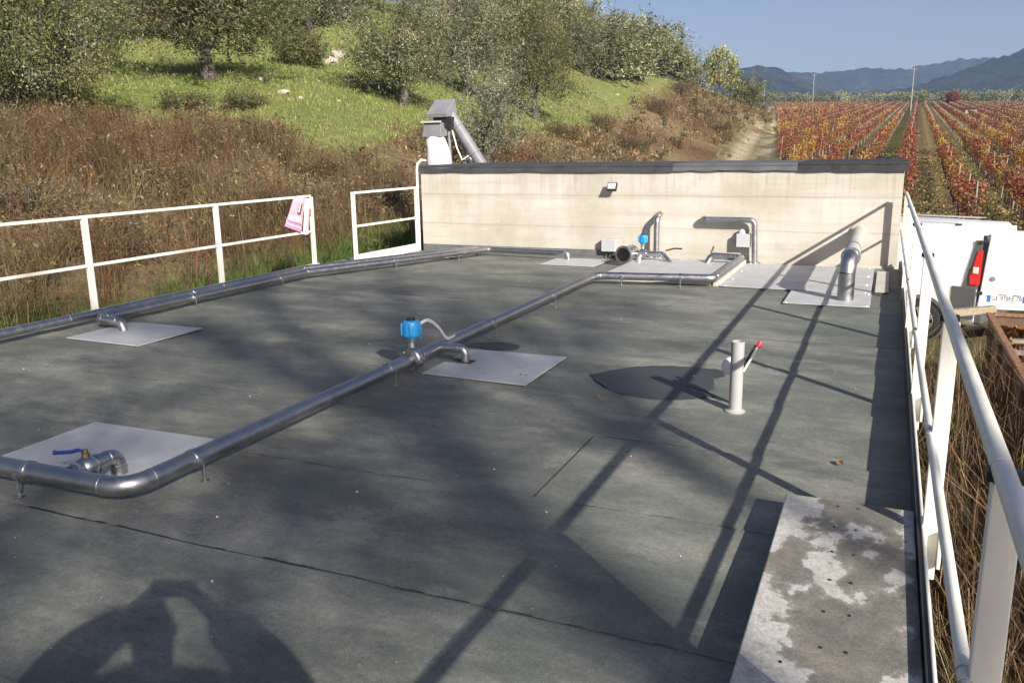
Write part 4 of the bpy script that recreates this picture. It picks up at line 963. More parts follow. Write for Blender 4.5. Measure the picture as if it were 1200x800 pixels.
# ---- middle run
PR = 0.0515; PZ = 0.122
cp = thing('pipe_run', (-3.4, 6, 0), 'long stainless pipe down the middle of the roof, bending left past the near hatch', 'pipe', GP)
run(cp, [(-7.6, 2.76, PZ), (-3.36, 2.83, PZ), (-3.39, 10.33, PZ)], PR, 0.16)
for x in (-4.05, -5.9): clamp(cp, (x, 2.83+0.0165*(x+3.36), PZ), (1, 0, 0), PR)
for y in (3.28, 5.28, 7.1, 8.7): clamp(cp, (-3.36-0.004*(y-2.8), y, PZ), (0, 1, 0), PR)
for y in (4.2, 6.35, 7.9, 9.6):
    m = MB(); m.lathe([(PR, -0.005), (PR*1.03, -0.003), (PR*1.03, 0.003), (PR, 0.005)], (-3.365-0.004*(y-2.8), y, PZ), (0, 1, 0), 18); m.build('weld_ring', MAT['bright_steel'], cp)
# ---- branch with hand valve to the near hatch
bv = thing('ball_valve', (-3.79, 2.93, 0), 'stainless hand valve with blue lever beside the near hatch', 'valve')
run(bv, [(-3.79, 2.86, PZ+0.005), (-3.79, 3.15, PZ+0.012), (-3.785, 3.155, 0.02)], 0.043, 0.06, MAT['steel'])
m = MB(); m.lathe([(0.045, -0.075), (0.053, -0.07), (0.053, -0.045), (0.045, -0.043), (0.058, -0.028), (0.062, 0.0), (0.058, 0.028), (0.045, 0.043), (0.053, 0.045), (0.053, 0.07), (0.045, 0.075)], (-3.79, 2.965, PZ+0.008), (0, 1, 0), 20); vb = m.build('valve_body', MAT['bright_steel'], bv)
m = MB(); m.lathe([(0.020, 0.05), (0.020, 0.085), (0.014, 0.088), (0.014, 0.105)], (-3.79, 2.965, PZ), (0, 0, 1), 6); m.build('stem_nut', MAT['brass'], bv)
m = MB(); m.tube([(-3.79, 2.965, PZ+0.092), (-3.835, 2.955, PZ+0.100), (-3.87, 2.945, PZ+0.088), (-3.97, 2.915, PZ+0.078)], [0.009, 0.010, 0.011, 0.011], 8); m.build('lever', MAT['blue_handle'], bv)
# ---- motor valve in the middle run
def actuator(t, c, z0, h, r, mat=MAT['blue']):
    x, y = c
    m = MB(); m.lathe([(0.03, z0-0.07), (0.026, z0-0.03), (0.034, z0-0.025), (0.034, z0)], (x, y, 0), n=14); m.build('neck', MAT['bright_steel'], t)
    m = MB(); m.lathe([(r*0.55, z0), (r*0.72, z0+0.004), (r*0.80, z0+h*0.10), (r*0.98, z0+h*0.16), (r, z0+h*0.30), (r, z0+h*0.72), (r*0.93, z0+h*0.86), (r*0.80, z0+h*0.92), (r*0.6, z0+h*0.95)], (x, y, 0), n=24)
    b = m.build('motor_housing', mat, t)
    for k in range(4):
        a = k*PI/2+0.5; m = MB(); m.box((x+r*0.98*math.cos(a), y+r*0.98*math.sin(a), z0+h*0.5), (0.028, 0.028, h*0.62), a); m.build('rib', mat, b, bevel=0.006)
    m = MB(); m.lathe([(r*0.52, z0+h*0.94), (r*0.55, z0+h*1.02), (r*0.42, z0+h*1.09), (r*0.1, z0+h*1.11)], (x, y, 0), n=18); m.build('position_cap', MAT['black'], t)
mv = thing('motor_valve', (-3.375, 5.66, 0), 'blue motor driven valve standing on the middle pipe next to the centre hatch', 'valve')
m = MB(); m.lathe([(PR, -0.07), (0.085, -0.068), (0.085, -0.05), (0.066, -0.048), (0.088, -0.026), (0.088, 0.026), (0.066, 0.048), (0.085, 0.05), (0.085, 0.068), (PR, 0.07)], (-3.373, 5.66, PZ), (0, 1, 0), 22); m.build('valve_body', MAT['bright_steel'], mv)
for k in range(6):
    a = k*PI/3; m = MB(); m.tube([(-3.373+0.074*math.cos(a), 5.585, PZ+0.074*math.sin(a)), (-3.373+0.074*math.cos(a), 5.735, PZ+0.074*math.sin(a))], 0.007, 6); m.build('bolt', MAT['bright_steel'], mv)
actuator(mv, (-3.372, 5.66), 0.29, 0.155, 0.07)
for k in range(2):
    cab = [(-3.31, 5.70, 0.415-0.012*k), (-3.27, 5.76, 0.43-0.012*k), (-3.24, 5.86, 0.36-0.015*k), (-3.27, 6.06, 0.22-0.012*k), (-3.325, 6.3, 0.185)]
    S_ = [Vector(p) for p in cab]; pts = []
    for i in range(len(S_)-1):
        p0, p1, p2, p3 = S_[max(i-1, 0)], S_[i], S_[i+1], S_[min(i+2, len(S_)-1)]
        for q in np.linspace(0, 1, 6, endpoint=False): pts.append(0.5*((2*p1)+(p2-p0)*q+(2*p0-5*p1+4*p2-p3)*q*q+(3*p1-p0-3*p2+p3)*q**3))
    m = MB(); m.tube(pts+[S_[-1]], 0.0075, 8); m.build('cable', MAT['cable'], mv)
br = thing('branch_pipe', (-3.2, 6.07, 0), 'short stainless branch curving from the middle pipe down into the centre hatch', 'pipe', 'branch pipes dropping into hatches')
run(br, [(-3.335, 6.07, PZ+0.012), (-3.115, 6.075, PZ+0.012), (-3.11, 6.075, 0.022)], 0.036, 0.07, MAT['bright_steel'])
# ---- left runs
lo = thing('pipe_run', (-7.5, 6, 0), 'outer stainless pipe hugging the foot of the left railing', 'pipe', GP)
run(lo, [(-7.53, -1.5, 0.115), (-7.53, 9.75, 0.115), (-6.23, 12.72, 0.12), (-6.22, 12.73, 0.0)], 0.045, 0.13)
li = thing('pipe_run', (-7.2, 8, 0), 'inner stainless pipe running from the left hatch to the foot of the far wall', 'pipe', GP)
run(li, [(-6.92, 6.03, 0.015), (-6.95, 6.03, 0.105), (-7.30, 6.06, 0.11), (-7.29, 9.50, 0.11), (-5.98, 12.62, 0.12), (-4.55, 12.50, 0.12), (-4.54, 12.50, 0.02)], 0.045, 0.095)
for y in (7.35, 8.9): clamp(li, (-7.295, y, 0.11), (0, 1, 0), 0.045)
clamp(li, (-6.72, 10.86, 0.112), (0.41, 1, 0), 0.045); clamp(li, (-6.25, 11.98, 0.115), (0.41, 1, 0), 0.045)
for y in (3.0, 5.0, 7.6): clamp(lo, (-7.53, y, 0.115), (0, 1, 0), 0.045)
for q in ((-7.53, 5.9), (-7.53, 8.1)):
    m = MB(); m.lathe([(0.045, -0.005), (0.0475, -0.003), (0.0475, 0.003), (0.045, 0.005)], (*q, 0.115), (0, 1, 0), 18); m.build('weld_ring', MAT['bright_steel'], lo)
# ---- rear run round the plates
rrn = thing('pipe_run', (-2.6, 11.2, 0), 'stainless pipe turning right along the front of the pale plates and back to the wall', 'pipe', GP)
run(rrn, [(-3.39, 10.20, PZ), (-3.36, 10.37, PZ), (-1.92, 10.60, PZ), (-1.86, 12.42, 0.16), (-2.30, 12.46, 0.17), (-2.37, 12.40, 0.02)], 0.05, 0.09)
clamp(rrn, (-3.05, 10.42, PZ), (1, 0.16, 0), 0.05); clamp(rrn, (-2.32, 10.535, PZ), (1, 0.16, 0), 0.05)
m = MB(); m.tube([(-2.31, 12.46, 0.2), (-2.28, 12.5, 0.30)], 0.012, 8); m.build('drain_handle', MAT['black'], rrn)
# ---- pipes on the wall
wp = thing('wall_pipe', (-2.1, 12.85, 0), 'stainless pipe leaving the wall, running right and dropping down past the grey box', 'pipe')
run(wp, [(-2.52, 12.99, 0.66), (-2.52, 12.86, 0.66), (-1.77, 12.86, 0.66), (-1.74, 12.86, 0.028)], 0.042, 0.085)
m = MB(); m.lathe([(0.085, 0), (0.085, 0.012), (0.05, 0.016)], (-1.74, 12.86, 0.03), n=18); m.build('floor_flange', MAT['bright_steel'], wp)
vp_ = thing('wall_pipe', (-3.22, 12.83, 0), 'upright stainless pipe bending into the wall behind the open pipe end', 'pipe')
run(vp_, [(-3.21, 12.80, 0.03), (-3.21, 12.80, 0.66), (-3.21, 12.99, 0.72)], 0.045, 0.08)
m = MB(); m.lathe([(0.08, 0), (0.08, 0.012), (0.05, 0.016)], (-3.21, 12.80, 0.03), n=18); m.build('floor_flange', MAT['bright_steel'], vp_)
# ---- open pipe end with its motor valve
op = thing('open_pipe_end', (-3.5, 12.3, 0), 'wide open stainless pipe mouth facing the roof below the grey junction box', 'pipe')
o0 = Vector((-3.53, 12.10, 0.178)); ax = Vector((0.12, 1, 0)).normalized()
m = MB(); m.lathe([(0.102, 0.0), (0.130, 0.0), (0.135, 0.008), (0.130, 0.022), (0.116, 0.03), (0.116, 0.34), (0.05, 0.42), (0.05, 0.43), (0.02, 0.42), (0.02, 0.30), (0.104, 0.29), (0.102, 0.0)], o0, ax, 26, cap=False); m.build('pipe_mouth', MAT['bright_steel'], op)
m = MB(); m.lathe([(0.101, 0.016), (0.101, 0.28), (0.097, 0.28), (0.097, 0.20), (0.001, 0.20), (0.001, 0.19), (0.097, 0.19), (0.097, 0.016)], o0, ax, 24); m.build('bore_shade', MAT['dark'], op)  # black sleeve and cap, shade inside the mouth put in as colour
run(op, [(-3.40, 12.38, 0.165), (-3.25, 12.42, 0.17), (-3.02, 12.43, 0.17), (-2.86, 12.33, 0.03)], 0.042, 0.07, MAT['bright_steel'])
m = MB(); m.tube([(-3.32, 12.30, 0.15), (-3.30, 12.16, 0.11), (-3.29, 12.1, 0.03)], 0.016, 10); m.build('drain_leg', MAT['pvc_white'], op)
m = MB(); m.tube([(-3.02, 12.62, 0.2), (-2.9, 12.66, 0.23), (-2.78, 12.66, 0.23)], 0.012, 8); m.build('lever', MAT['black'], op)
m = MB(); m.lathe([(0.042, -0.05), (0.068, -0.048), (0.068, 0.048), (0.042, 0.05)], (-3.31, 12.40, 0.168), (1, 0.1, 0), 18); m.build('valve_body', MAT['bright_steel'], op)
mv2 = thing('valve_motor', (-3.31, 12.40, 0.24), 'small blue valve motor above the open pipe mouth by the wall', 'valve motor')
actuator(mv2, (-3.315, 12.40), 0.315, 0.145, 0.06)
# ---- grey boxes and flood light
jb = thing('junction_box', (-4.0, 12.93, 0.09), 'pale grey junction box on the wall left of the open pipe mouth', 'electrical box')
MB().box((-4.0, 12.925, 0.215), (0.24, 0.11, 0.20)).build('case', MAT['grey_box'], jb, smooth=False, bevel=0.008)
MB().box((-4.0, 12.864, 0.215), (0.22, 0.012, 0.18)).build('lid', MAT['grey_box'], jb, smooth=False, bevel=0.003)
for k in range(3):
    m = MB(); x = -4.05+0.06*k; m.tube([(x, 12.93, 0.12), (x+0.01, 12.92, 0.06), (x+0.08+0.04*k, 12.86, 0.03), (x+0.22, 12.72, 0.022)], 0.009, 8); m.build('cable', MAT['black'], jb)
jb2 = thing('junction_box', (-1.92, 12.93, 0.23), 'light grey box on the wall inside the bend of the wall pipe', 'electrical box')
MB().box((-1.92, 12.925, 0.355), (0.21, 0.12, 0.20)).build('case', MAT['grey_box'], jb2, smooth=False, bevel=0.008)
MB().box((-1.92, 12.86, 0.355), (0.195, 0.012, 0.185)).build('lid', MAT['grey_box'], jb2, smooth=False, bevel=0.003)
m = MB(); m.lathe([(0.055, 0.0), (0.052, 0.03), (0.038, 0.055), (0.015, 0.068)], (-1.955, 12.93, 0.453), n=18); m.build('cable_gland', MAT['grey_box'], jb2)
fl = thing('flood_light', (-3.95, 12.9, 1.02), 'small black flood light on the upper wall', 'lamp')
Rm = Matrix.Rotation(math.radians(-32), 3, 'X')
MB().box((-3.95, 12.88, 1.13), (0.15, 0.055, 0.135), M=Rm).build('housing', MAT['black'], fl, smooth=False, bevel=0.006)
MB().box(Vector((-3.95, 12.88, 1.13))+Rm @ Vector((0, -0.0295, 0.0)), (0.12, 0.006, 0.095), M=Rm).build('glass', MAT['lens_white'], fl, smooth=False)
MB().box((-3.95, 12.95, 1.10), (0.05, 0.09, 0.02)).build('bracket', MAT['black'], fl, smooth=False)
cdt = MB().tube([(-7.46, 12.93, 0.02), (-7.46, 12.93, 1.40), (-7.455, 12.95, 1.50), (-7.42, 13.03, 1.565), (-7.40, 13.14, 1.55)], 0.022, 10).build('cable_conduit', MAT['pvc_white'])
tag(cdt, 'white conduit climbing the left end of the wall and hooking over its top', 'conduit')
# ---- exhaust pipe
ex = thing('exhaust_pipe', (-0.355, 10.04, 0), 'thick upright steel pipe with pale horizontal section running back into the wall', 'pipe')
m = MB(); m.tube([(-0.355, 10.04, 0.022), (-0.355, 10.04, 0.34)], 0.088, 24); m.build('riser', MAT['steel'], ex)
m = MB(); arc = [(-0.355+0.02*f, 10.04+0.16*(1-math.cos(f*PI/2)), 0.34+0.16*math.sin(f*PI/2)) for f in np.linspace(0, 1, 8)]; m.tube(arc, 0.0885, 24); m.build('elbow', MAT['steel'], ex)
m = MB(); m.lathe([(0.088, 0), (0.106, 0.003), (0.106, 0.03), (0.094, 0.034), (0.104, 0.05), (0.104, 0.07), (0.09, 0.075)], (-0.335, 10.19, 0.50), (0.0, 1, 0.0), 24); m.build('collar', MAT['bright_steel'], ex)
m = MB(); m.tube([(-0.335, 10.26, 0.50), (-0.335, 11.6, 0.505), (-0.335, 12.99, 0.51)], 0.092, 24); m.build('lagged_pipe', MAT['lagging'], ex)
m = MB(); m.lathe([(0.093, 0), (0.118, 0.002), (0.118, 0.02), (0.093, 0.03)], (-0.335, 12.955, 0.51), (0, 1, 0), 24); m.build('wall_collar', MAT['concrete_pale'], ex)

# ------------------------------------------------------------------ cover plates
def plate(label, poly, z=0.016, th=0.009, group=None, hole=None, name='cover_plate', mat=None, pit=None):
    m = MB(); m.prism(poly, z, z+th); o = m.build(name, mat or MAT['plate'], None, smooth=False, bevel=0.0015)
    tag(o, label, 'cover plate', group or 'sheet metal cover plates on the roof')
    c = np.mean(np.array(poly), 0)
    m = MB(); m.prism([tuple(c+(np.array(p)-c)*0.965) for p in poly], 0.0095, z-0.0005); m.build('frame', MAT['flash'], o, smooth=False)
    m = MB()
    for p in poly:
        q = c+(np.array(p)-c)*0.93
        if min(np.hypot(*(np.array(p)-np.array(r))) for r in poly if r != p) > 0.3: m.lathe([(0.009, 0), (0.008, 0.003), (0.003, 0.0045)], (q[0], q[1], z+th), n=8)
    if m.v: tag(m.build('screws', MAT['bright_steel'], o), kind='stuff')
    if hole:
        for dx in (-0.022, 0.022):
            m = MB(); m.lathe([(0.011, 0), (0.011, 0.0015)], (hole[0]+dx, hole[1], z+th), n=10); m.build('lifting_hole', MAT['dark'], o, smooth=False)
    if pit:
        x0, x1, y0, y1 = pit; m = MB(); m.box(((x0+x1)/2, (y0+y1)/2, 0.013), (x1-x0, y1-y0, 0.004)); m.build('gap', MAT['dark'], o, smooth=False)
    return o
plate('square cover plate in the centre of the roof, pipe entering its left edge', [(-3.27, 5.63), (-2.375, 5.60), (-2.385, 6.52), (-3.275, 6.50), (-3.274, 6.17), (-3.04, 6.165), (-3.04, 6.01), (-3.274, 6.015)], hole=(-2.50, 5.86))
plate('cover plate at the left rail with the inner pipe dropping into it', [(-7.17, 5.57), (-6.22, 5.55), (-6.23, 6.38), (-7.17, 6.37)])
plate('big near cover plate at the left edge of the photo, beside the hand valve', [(-4.66, 2.965), (-3.86, 2.985), (-3.70, 2.99), (-3.70, 3.10), (-3.44, 3.10), (-3.79, 3.79), (-4.69, 3.77)] if False else [(-4.67, 2.94), (-3.86, 2.96), (-3.86, 3.09), (-3.66, 3.10), (-3.66, 2.965), (-3.55, 2.97), (-3.56, 3.80), (-4.69, 3.77)], hole=(-4.42, 3.27))
plate('small cover plate in front of the far wall, pipe turning down at its left end', [(-4.76, 11.86), (-3.90, 11.85), (-3.88, 12.62), (-4.77, 12.66)])
plate('narrow cover plate in the far left corner behind the railing panel', [(-6.92, 11.95), (-6.36, 12.2), (-6.43, 12.85), (-7.08, 12.62)])
GA = 'large pale plates at the foot of the wall'
m = MB(); m.box((-2.72, 11.74, 0.035), (1.5, 2.02, 0.05)); 
fr = m.build('plate_frame', MAT['concrete_pale'], None, smooth=False, bevel=0.004); tag(fr, 'pale raised concrete curb carrying the plate inside the pipe loop', 'curb')
plate('pale plate inside the pipe loop, left half', [(-3.45, 10.74), (-2.76, 10.75), (-2.76, 12.74), (-3.45, 12.72)], z=0.062, group=GA, name='floor_plate')
plate('pale plate inside the pipe loop, right half next to the white curb', [(-2.752, 10.75), (-1.99, 10.76), (-1.99, 12.76), (-2.752, 12.74)], z=0.062, group=GA, name='floor_plate')
cu = MB().box((-1.90, 11.75, 0.04), (0.10, 2.1, 0.085)).build('white_curb', MAT['concrete_pale'], None, smooth=False, bevel=0.012); tag(cu, 'rough whitewashed curb under the slanting pipe right of the pipe loop', 'curb')
for i, (a, b) in enumerate(((10.56, 11.20), (11.205, 11.93), (11.935, 12.80))):
    plate(('front', 'middle', 'rear')[i]+' one of the three wide pale plates right of the white curb', [(-1.84, a+0.06*(i == 0)), (-0.10, a+0.02), (-0.10, b), (-1.84, b)], z=0.024+0.0*i, group=GA, name='floor_plate')
plate('pale plate carrying the thick upright pipe', [(-0.98, 9.66), (-0.09, 9.67), (-0.09, 10.53), (-0.98, 10.52)], z=0.026, group=GA, name='floor_plate')
plate('narrow pale slab next to the railing at the far right corner', [(-0.06, 10.75), (0.09, 10.75), (0.09, 12.55), (-0.06, 12.5)], z=0.022, group=GA, name='floor_plate', mat=MAT['concrete_pale'])

# ------------------------------------------------------------------ vent post
vt = thing('vent_post', (-0.83, 5.56, 0), 'grey plastic stub post beside the wet patch, with red tipped lever and white dome', 'vent pipe')
m = MB(); m.lathe([(0.066, 0.008), (0.068, 0.016), (0.05, 0.024), (0.043, 0.03), (0.043, 0.487), (0.039, 0.49), (0.035, 0.487), (0.035, 0.40)], (-0.83, 5.55, 0), n=24); m.build('pipe', MAT['pvc'], vt)
m = MB(); m.lathe([(0.030, 0.01), (0.030, 0.24)], (-0.86, 5.72, 0), n=16); m.build('vent_stem', MAT['pvc'], vt)
m = MB(); m.lathe([(0.03, 0.0), (0.060, 0.004), (0.064, 0.03), (0.060, 0.065), (0.045, 0.095), (0.025, 0.110), (0.004, 0.115)], (-0.885, 5.72, 0.225), (-0.25, 0, 1), 22); m.build('vent_dome', MAT['pvc_white'], vt)
m = MB(); m.bar((-0.80, 5.61, 0.27), (-0.715, 5.64, 0.445), 0.022, 0.014); lv = m.build('lever', MAT['pvc_white'], vt, smooth=False, bevel=0.002)
m = MB(); m.bar((-0.815, 5.618, 0.275), (-0.732, 5.648, 0.45), 0.012, 0.012); m.build('lever_spine', MAT['black'], lv, smooth=False)
m = MB(); m.lathe([(0.014, 0), (0.017, 0.01), (0.017, 0.04), (0.012, 0.048)], (-0.717, 5.64, 0.435), (0.42, 0.15, 0.9), 12); m.build('grip', MAT['red_plastic'], lv)
m = MB(); m.bar((-0.81, 5.60, 0.2), (-0.80, 5.61, 0.275), 0.02, 0.02); m.build('bracket', MAT['black'], vt, smooth=False)
# ------------------------------------------------------------------ wet patches
def wet(poly, label_seed):
    g2 = np.random.default_rng(label_seed); pts = np.array(poly); out = []
    for i in range(len(pts)):
        a, b = pts[i], pts[(i+1) % len(pts)]
        for f in (0, 0.33, 0.66): out.append(a+(b-a)*f+0.012*g2.normal(size=2))
    m = MB(); n = len(out); c = np.mean(out, 0); m.add([(p[0], p[1], 0.0125) for p in out]+[(c[0], c[1], 0.0125)], [(i, (i+1) % n, n) for i in range(n)])
    return tag(m.build('wet_patch', MAT['wet'], None, smooth=False), kind='stuff')
wet([(-2.04, 6.1), (-1.93, 6.24), (-1.8, 6.42), (-1.65, 6.53), (-1.42, 6.60), (-1.21, 6.60), (-1.06, 6.55), (-1.04, 6.42), (-1.12, 6.33), (-1.10, 6.2), (-1.05, 6.05), (-1.10, 5.93), (-1.0, 5.86), (-1.21, 5.68), (-1.44, 5.62), (-1.67, 5.66), (-1.86, 5.86)], 1)
wet([(-3.50, 6.66), (-3.42, 6.76), (-3.15, 6.90), (-2.95, 6.84), (-2.89, 6.66), (-3.14, 6.58)], 2)
# little stones and fallen leaves on the roof
g = np.random.default_rng(15); m = MB()
for k in range(260):
    x = -7.9+8.0*g.random(); y = 1.6+9.5*g.random()**1.3; s_ = 0.002+0.005*g.random()**4
    R_3 = Matrix.Rotation(g.random()*6, 3, 'Z') @ Matrix.Rotation(g.random(), 3, 'X'); m.box((x, y, 0.011+s_*0.3), (s_*1.5, s_*1.2, s_), M=R_3)
tag(m.build('roof_grit', MAT['pebble'], None, smooth=False, base=(-4, 6, 0)), kind='stuff')
MAT['leaf_brown'] = simple('fallen_leaf_brown', (0.24, 0.10, 0.03), (0.33, 0.16, 0.05), 40, 0.7)
for (x, y, lab) in [(-1.765, 5.56, 'orange brown fallen leaf between the centre plate and the wet patch'), (-0.12, 4.75, 'small dark fallen leaf on the roof beyond the concrete slab')]:
    m = MB(); a = g.random()*6; pr_ = [(0, 0), (0.022, 0.016), (0.05, 0.018), (0.075, 0), (0.05, -0.017), (0.022, -0.014)]
    m.add([(x+p*math.cos(a)-q*math.sin(a), y+p*math.sin(a)+q*math.cos(a), 0.016+0.012*abs(q)/0.018) for p, q in pr_], [(0, 1, 2, 3), (0, 3, 4, 5)])
    tag(m.build('fallen_leaf', MAT['leaf_brown'], None, smooth=False), lab, 'leaf')
#==OBJECTS==
# ================================================================== flyer on the railing
fy = thing('flyer', (-8.05, 10.35, 0.55), 'pink printed flyer in a clear sleeve hung crooked on the left railing', 'flyer')
def sheet(quad, k=8, bow=0.02, off=0.0, n=Vector((1, 0, 0))):
    A, B, C_, D = [Vector(q) for q in quad]; vs = []
    for i in range(k+1):
        for j in range(k+1):
            s_, t_ = i/k, j/k; p = (A*(1-s_)+B*s_)*(1-t_)+(D*(1-s_)+C_*s_)*t_
            vs.append(p+n*(bow*0.5*math.sin(PI*s_)+0.005*math.sin(5*t_+2*s_)+off))
    return vs, [(i*(k+1)+j, (i+1)*(k+1)+j, (i+1)*(k+1)+j+1, i*(k+1)+j+1) for i in range(k) for j in range(k)]
Q = [(-8.05, 10.30, 1.075), (-8.05, 10.585, 1.06), (-8.05, 10.42, 0.55), (-8.05, 10.05, 0.675)]
def sub(a, b, c, d):       # sub-quad of the flyer in its own (across, down) fractions
    A, B, C_, D = [Vector(q) for q in Q]
    P = lambda s_, t_: (A*(1-s_)+B*s_)*(1-t_)+(D*(1-s_)+C_*s_)*t_
    return [P(a, b), P(c, b), P(c, d), P(a, d)]
def subsheet(name, a, b, c, d, mat, off):
    A, B, C_, D = [Vector(q) for q in Q]; k = 6; vs = []
    for i in range(k+1):
        for j in range(k+1):
            s_, t_ = a+(c-a)*i/k, b+(d-b)*j/k; p = (A*(1-s_)+B*s_)*(1-t_)+(D*(1-s_)+C_*s_)*t_
            vs.append(p+Vector((1, 0, 0))*(0.008*math.sin(PI*s_)+0.004*math.sin(5*t_+2*s_)+off))
    m = MB(); m.add(vs, [(i*(k+1)+j, (i+1)*(k+1)+j, (i+1)*(k+1)+j+1, i*(k+1)+j+1) for i in range(k) for j in range(k)]); return m.build(name, mat, fy)
subsheet('paper', 0, 0, 1, 1, MAT['pink'], 0.0)
subsheet('lettering_band', 0.0, 0.84, 1, 0.995, MAT['magenta'], 0.003)
subsheet('heading', 0.08, 0.05, 0.80, 0.13, MAT['plastic_clear'], 0.003)
subsheet('text_block', 0.08, 0.58, 0.86, 0.72, MAT['plastic_clear'], 0.003)
for k in range(2): subsheet('printed_line', 0.06, 0.78+0.09*k, 0.94, 0.81+0.09*k, MAT['purple' if k == 0 else 'plastic_clear'], 0.005)
subsheet('picture', 0.52, 0.20, 0.80, 0.52, MAT['print_dark'], 0.004)
subsheet('picture', 0.55, 0.20, 0.66, 0.46, MAT['plastic_clear'], 0.006)
m = MB(); m.add(*sheet([(-8.06, 10.57, 1.05), (-8.05, 10.70, 1.03), (-8.06, 10.60, 0.50), (-8.07, 10.50, 0.515)], 6, 0.03)); m.build('plastic_sleeve', MAT['plastic_clear'], fy)
m = MB(); m.add(*sheet([(-8.07, 10.66, 0.88), (-8.07, 10.73, 0.87), (-8.07, 10.71, 0.78), (-8.07, 10.65, 0.79)], 3, 0.01)); m.build('red_tab', MAT['red_plastic'], fy)

# ================================================================== screw conveyor behind the raised tank
sw = thing('screw_conveyor', (-8.3, 15.8, -0.9), 'grey screw conveyor with hood and white bag behind the left end of the wall', 'machine')
Y0 = 15.75
m = MB(); m.add([(-8.69, Y0-0.22, 2.36), (-8.22, Y0-0.22, 2.36), (-8.17, Y0+0.15, 2.42), (-8.62, Y0+0.15, 2.42), (-8.68, Y0-0.24, 2.44), (-8.22, Y0-0.24, 2.44), (-8.17, Y0+0.06, 2.73), (-8.62, Y0+0.06, 2.73)], [(0, 1, 5, 4), (1, 2, 6, 5), (2, 3, 7, 6), (3, 0, 4, 7), (4, 5, 6, 7), (3, 2, 1, 0)]); m.build('hood', MAT['grey_metal'], sw, smooth=False, bevel=0.01)
MB().box((-8.36, Y0+0.02, 2.26), (0.42, 0.36, 0.22)).build('gearbox', MAT['black'], sw, smooth=False, bevel=0.01)
m = MB(); m.add([(-8.74, Y0-0.34, 1.98), (-8.30, Y0-0.34, 1.98), (-8.28, Y0-0.12, 2.0), (-8.72, Y0-0.12, 2.0), (-8.70, Y0-0.30, 2.26), (-8.33, Y0-0.30, 2.26), (-8.33, Y0-0.05, 2.26), (-8.70, Y0-0.05, 2.26)], [(0, 1, 5, 4), (1, 2, 6, 5), (2, 3, 7, 6), (3, 0, 4, 7), (4, 5, 6, 7), (3, 2, 1, 0)]); m.build('outlet_chute', MAT['grey_metal'], sw, smooth=False, bevel=0.008)
MB().box((-8.52, Y0-0.345, 2.275), (0.46, 0.03, 0.035)).build('chute_rim', MAT['grey_box'], sw, smooth=False)
m = MB(); gg = np.random.default_rng(3); vs = []; k = 16; lv = [(1.99, 0.13), (1.93, 0.185), (1.75, 0.23), (1.5, 0.255), (1.2, 0.275), (0.6, 0.31), (-0.1, 0.36), (-0.75, 0.38)]
for (z, r) in lv:
    for j in range(k):
        a = 2*PI*j/k; q = r*(1+0.10*math.sin(3*a+z*4)+0.07*gg.normal()); vs.append((-8.47+0.05*(2-z)*0.6+q*math.cos(a), Y0-0.24+q*0.85*math.sin(a), z))
m.add(vs, [(i*k+j, i*k+(j+1) % k, (i+1)*k+(j+1) % k, (i+1)*k+j) for i in range(len(lv)-1) for j in range(k)]+[tuple(range(k))]); m.build('bag', MAT['bag'], sw)
m = MB(); m.tube([(-8.28, Y0+0.05, 2.42), (-7.64, Y0+0.10, 1.45), (-6.6, Y0+0.16, -0.2), (-6.3, Y0+0.2, -0.75)], 0.115, 18); m.build('screw_tube', MAT['grey_metal'], sw)
for f in (0.25, 0.8): 
    m = MB(); c = Vector((-8.28, Y0+0.05, 2.42)).lerp(Vector((-7.64, Y0+0.10, 1.45)), f); m.lathe([(0.117, -0.012), (0.145, -0.012), (0.145, 0.012), (0.117, 0.012)], c, (0.55, 0.04, -0.83), 18); m.build('tube_flange', MAT['grey_metal'], sw)
m = MB(); m.tube([(-8.30, Y0-0.02, 2.22), (-8.22, Y0-0.1, 1.4), (-8.2, Y0-0.1, -0.9)], 0.03, 8); m.build('leg', MAT['grey_metal'], sw)
m = MB(); m.tube([(-8.15, Y0+0.2, 2.2), (-8.0, Y0+0.15, 1.4), (-7.96, Y0+0.15, -0.9)], 0.03, 8); m.build('leg', MAT['grey_metal'], sw)
m = MB(); m.tube([(-8.16, Y0-0.12, 2.1), (-8.02, Y0-0.2, 1.75), (-7.94, Y0-0.15, 1.52), (-7.88, Y0, 1.6), (-7.8, Y0+0.05, 1.5)], 0.016, 8); m.build('cable', MAT['cable'], sw)

# ================================================================== van
RZ = math.radians(69); vx, vy = 1.36+0.915*math.cos(RZ), 14.87+0.915*math.sin(RZ); vz = float(valley(np.array([2.0]), np.array([16.0]))) if np.ndim(valley(2.0, 16.0)) == 0 else -1.6
van = thing('van', (vx, vy, vz+0.03), 'white delivery van below the roof on the right, its left rear door ajar', 'van', rz=RZ)
HV = 1.86
secs = [(0.0, 1.0, 0.985, HV-0.06), (0.05, 1.0, 0.995, HV-0.02), (1.2, 1.0, 1.0, HV), (2.4, 1.0, 1.0, HV), (2.75, 1.0, 0.98, HV-0.05), (3.3, 0.99, 0.90, 1.28), (3.4, 0.985, 0.86, 1.10), (3.95, 0.94, 0.80, 0.96), (4.12, 0.86, 0.74, 0.80)]
vs = []; ns = 14
for (y, wb, wt, h) in secs:
    half = [(0.80*wb, 0.30), (0.895*wb, 0.42), (0.915*wb, min(0.62, h*.7)), (0.915*wb, min(1.0, h*0.8)), (0.87*wt, min(1.55, h*0.93)), (0.80*wt, h-0.07 if h > 1.5 else h*0.97), (0.66*wt, h)]
    vs += [(-x, y, z) for x, z in half]+[(x, y, z) for x, z in reversed(half)]
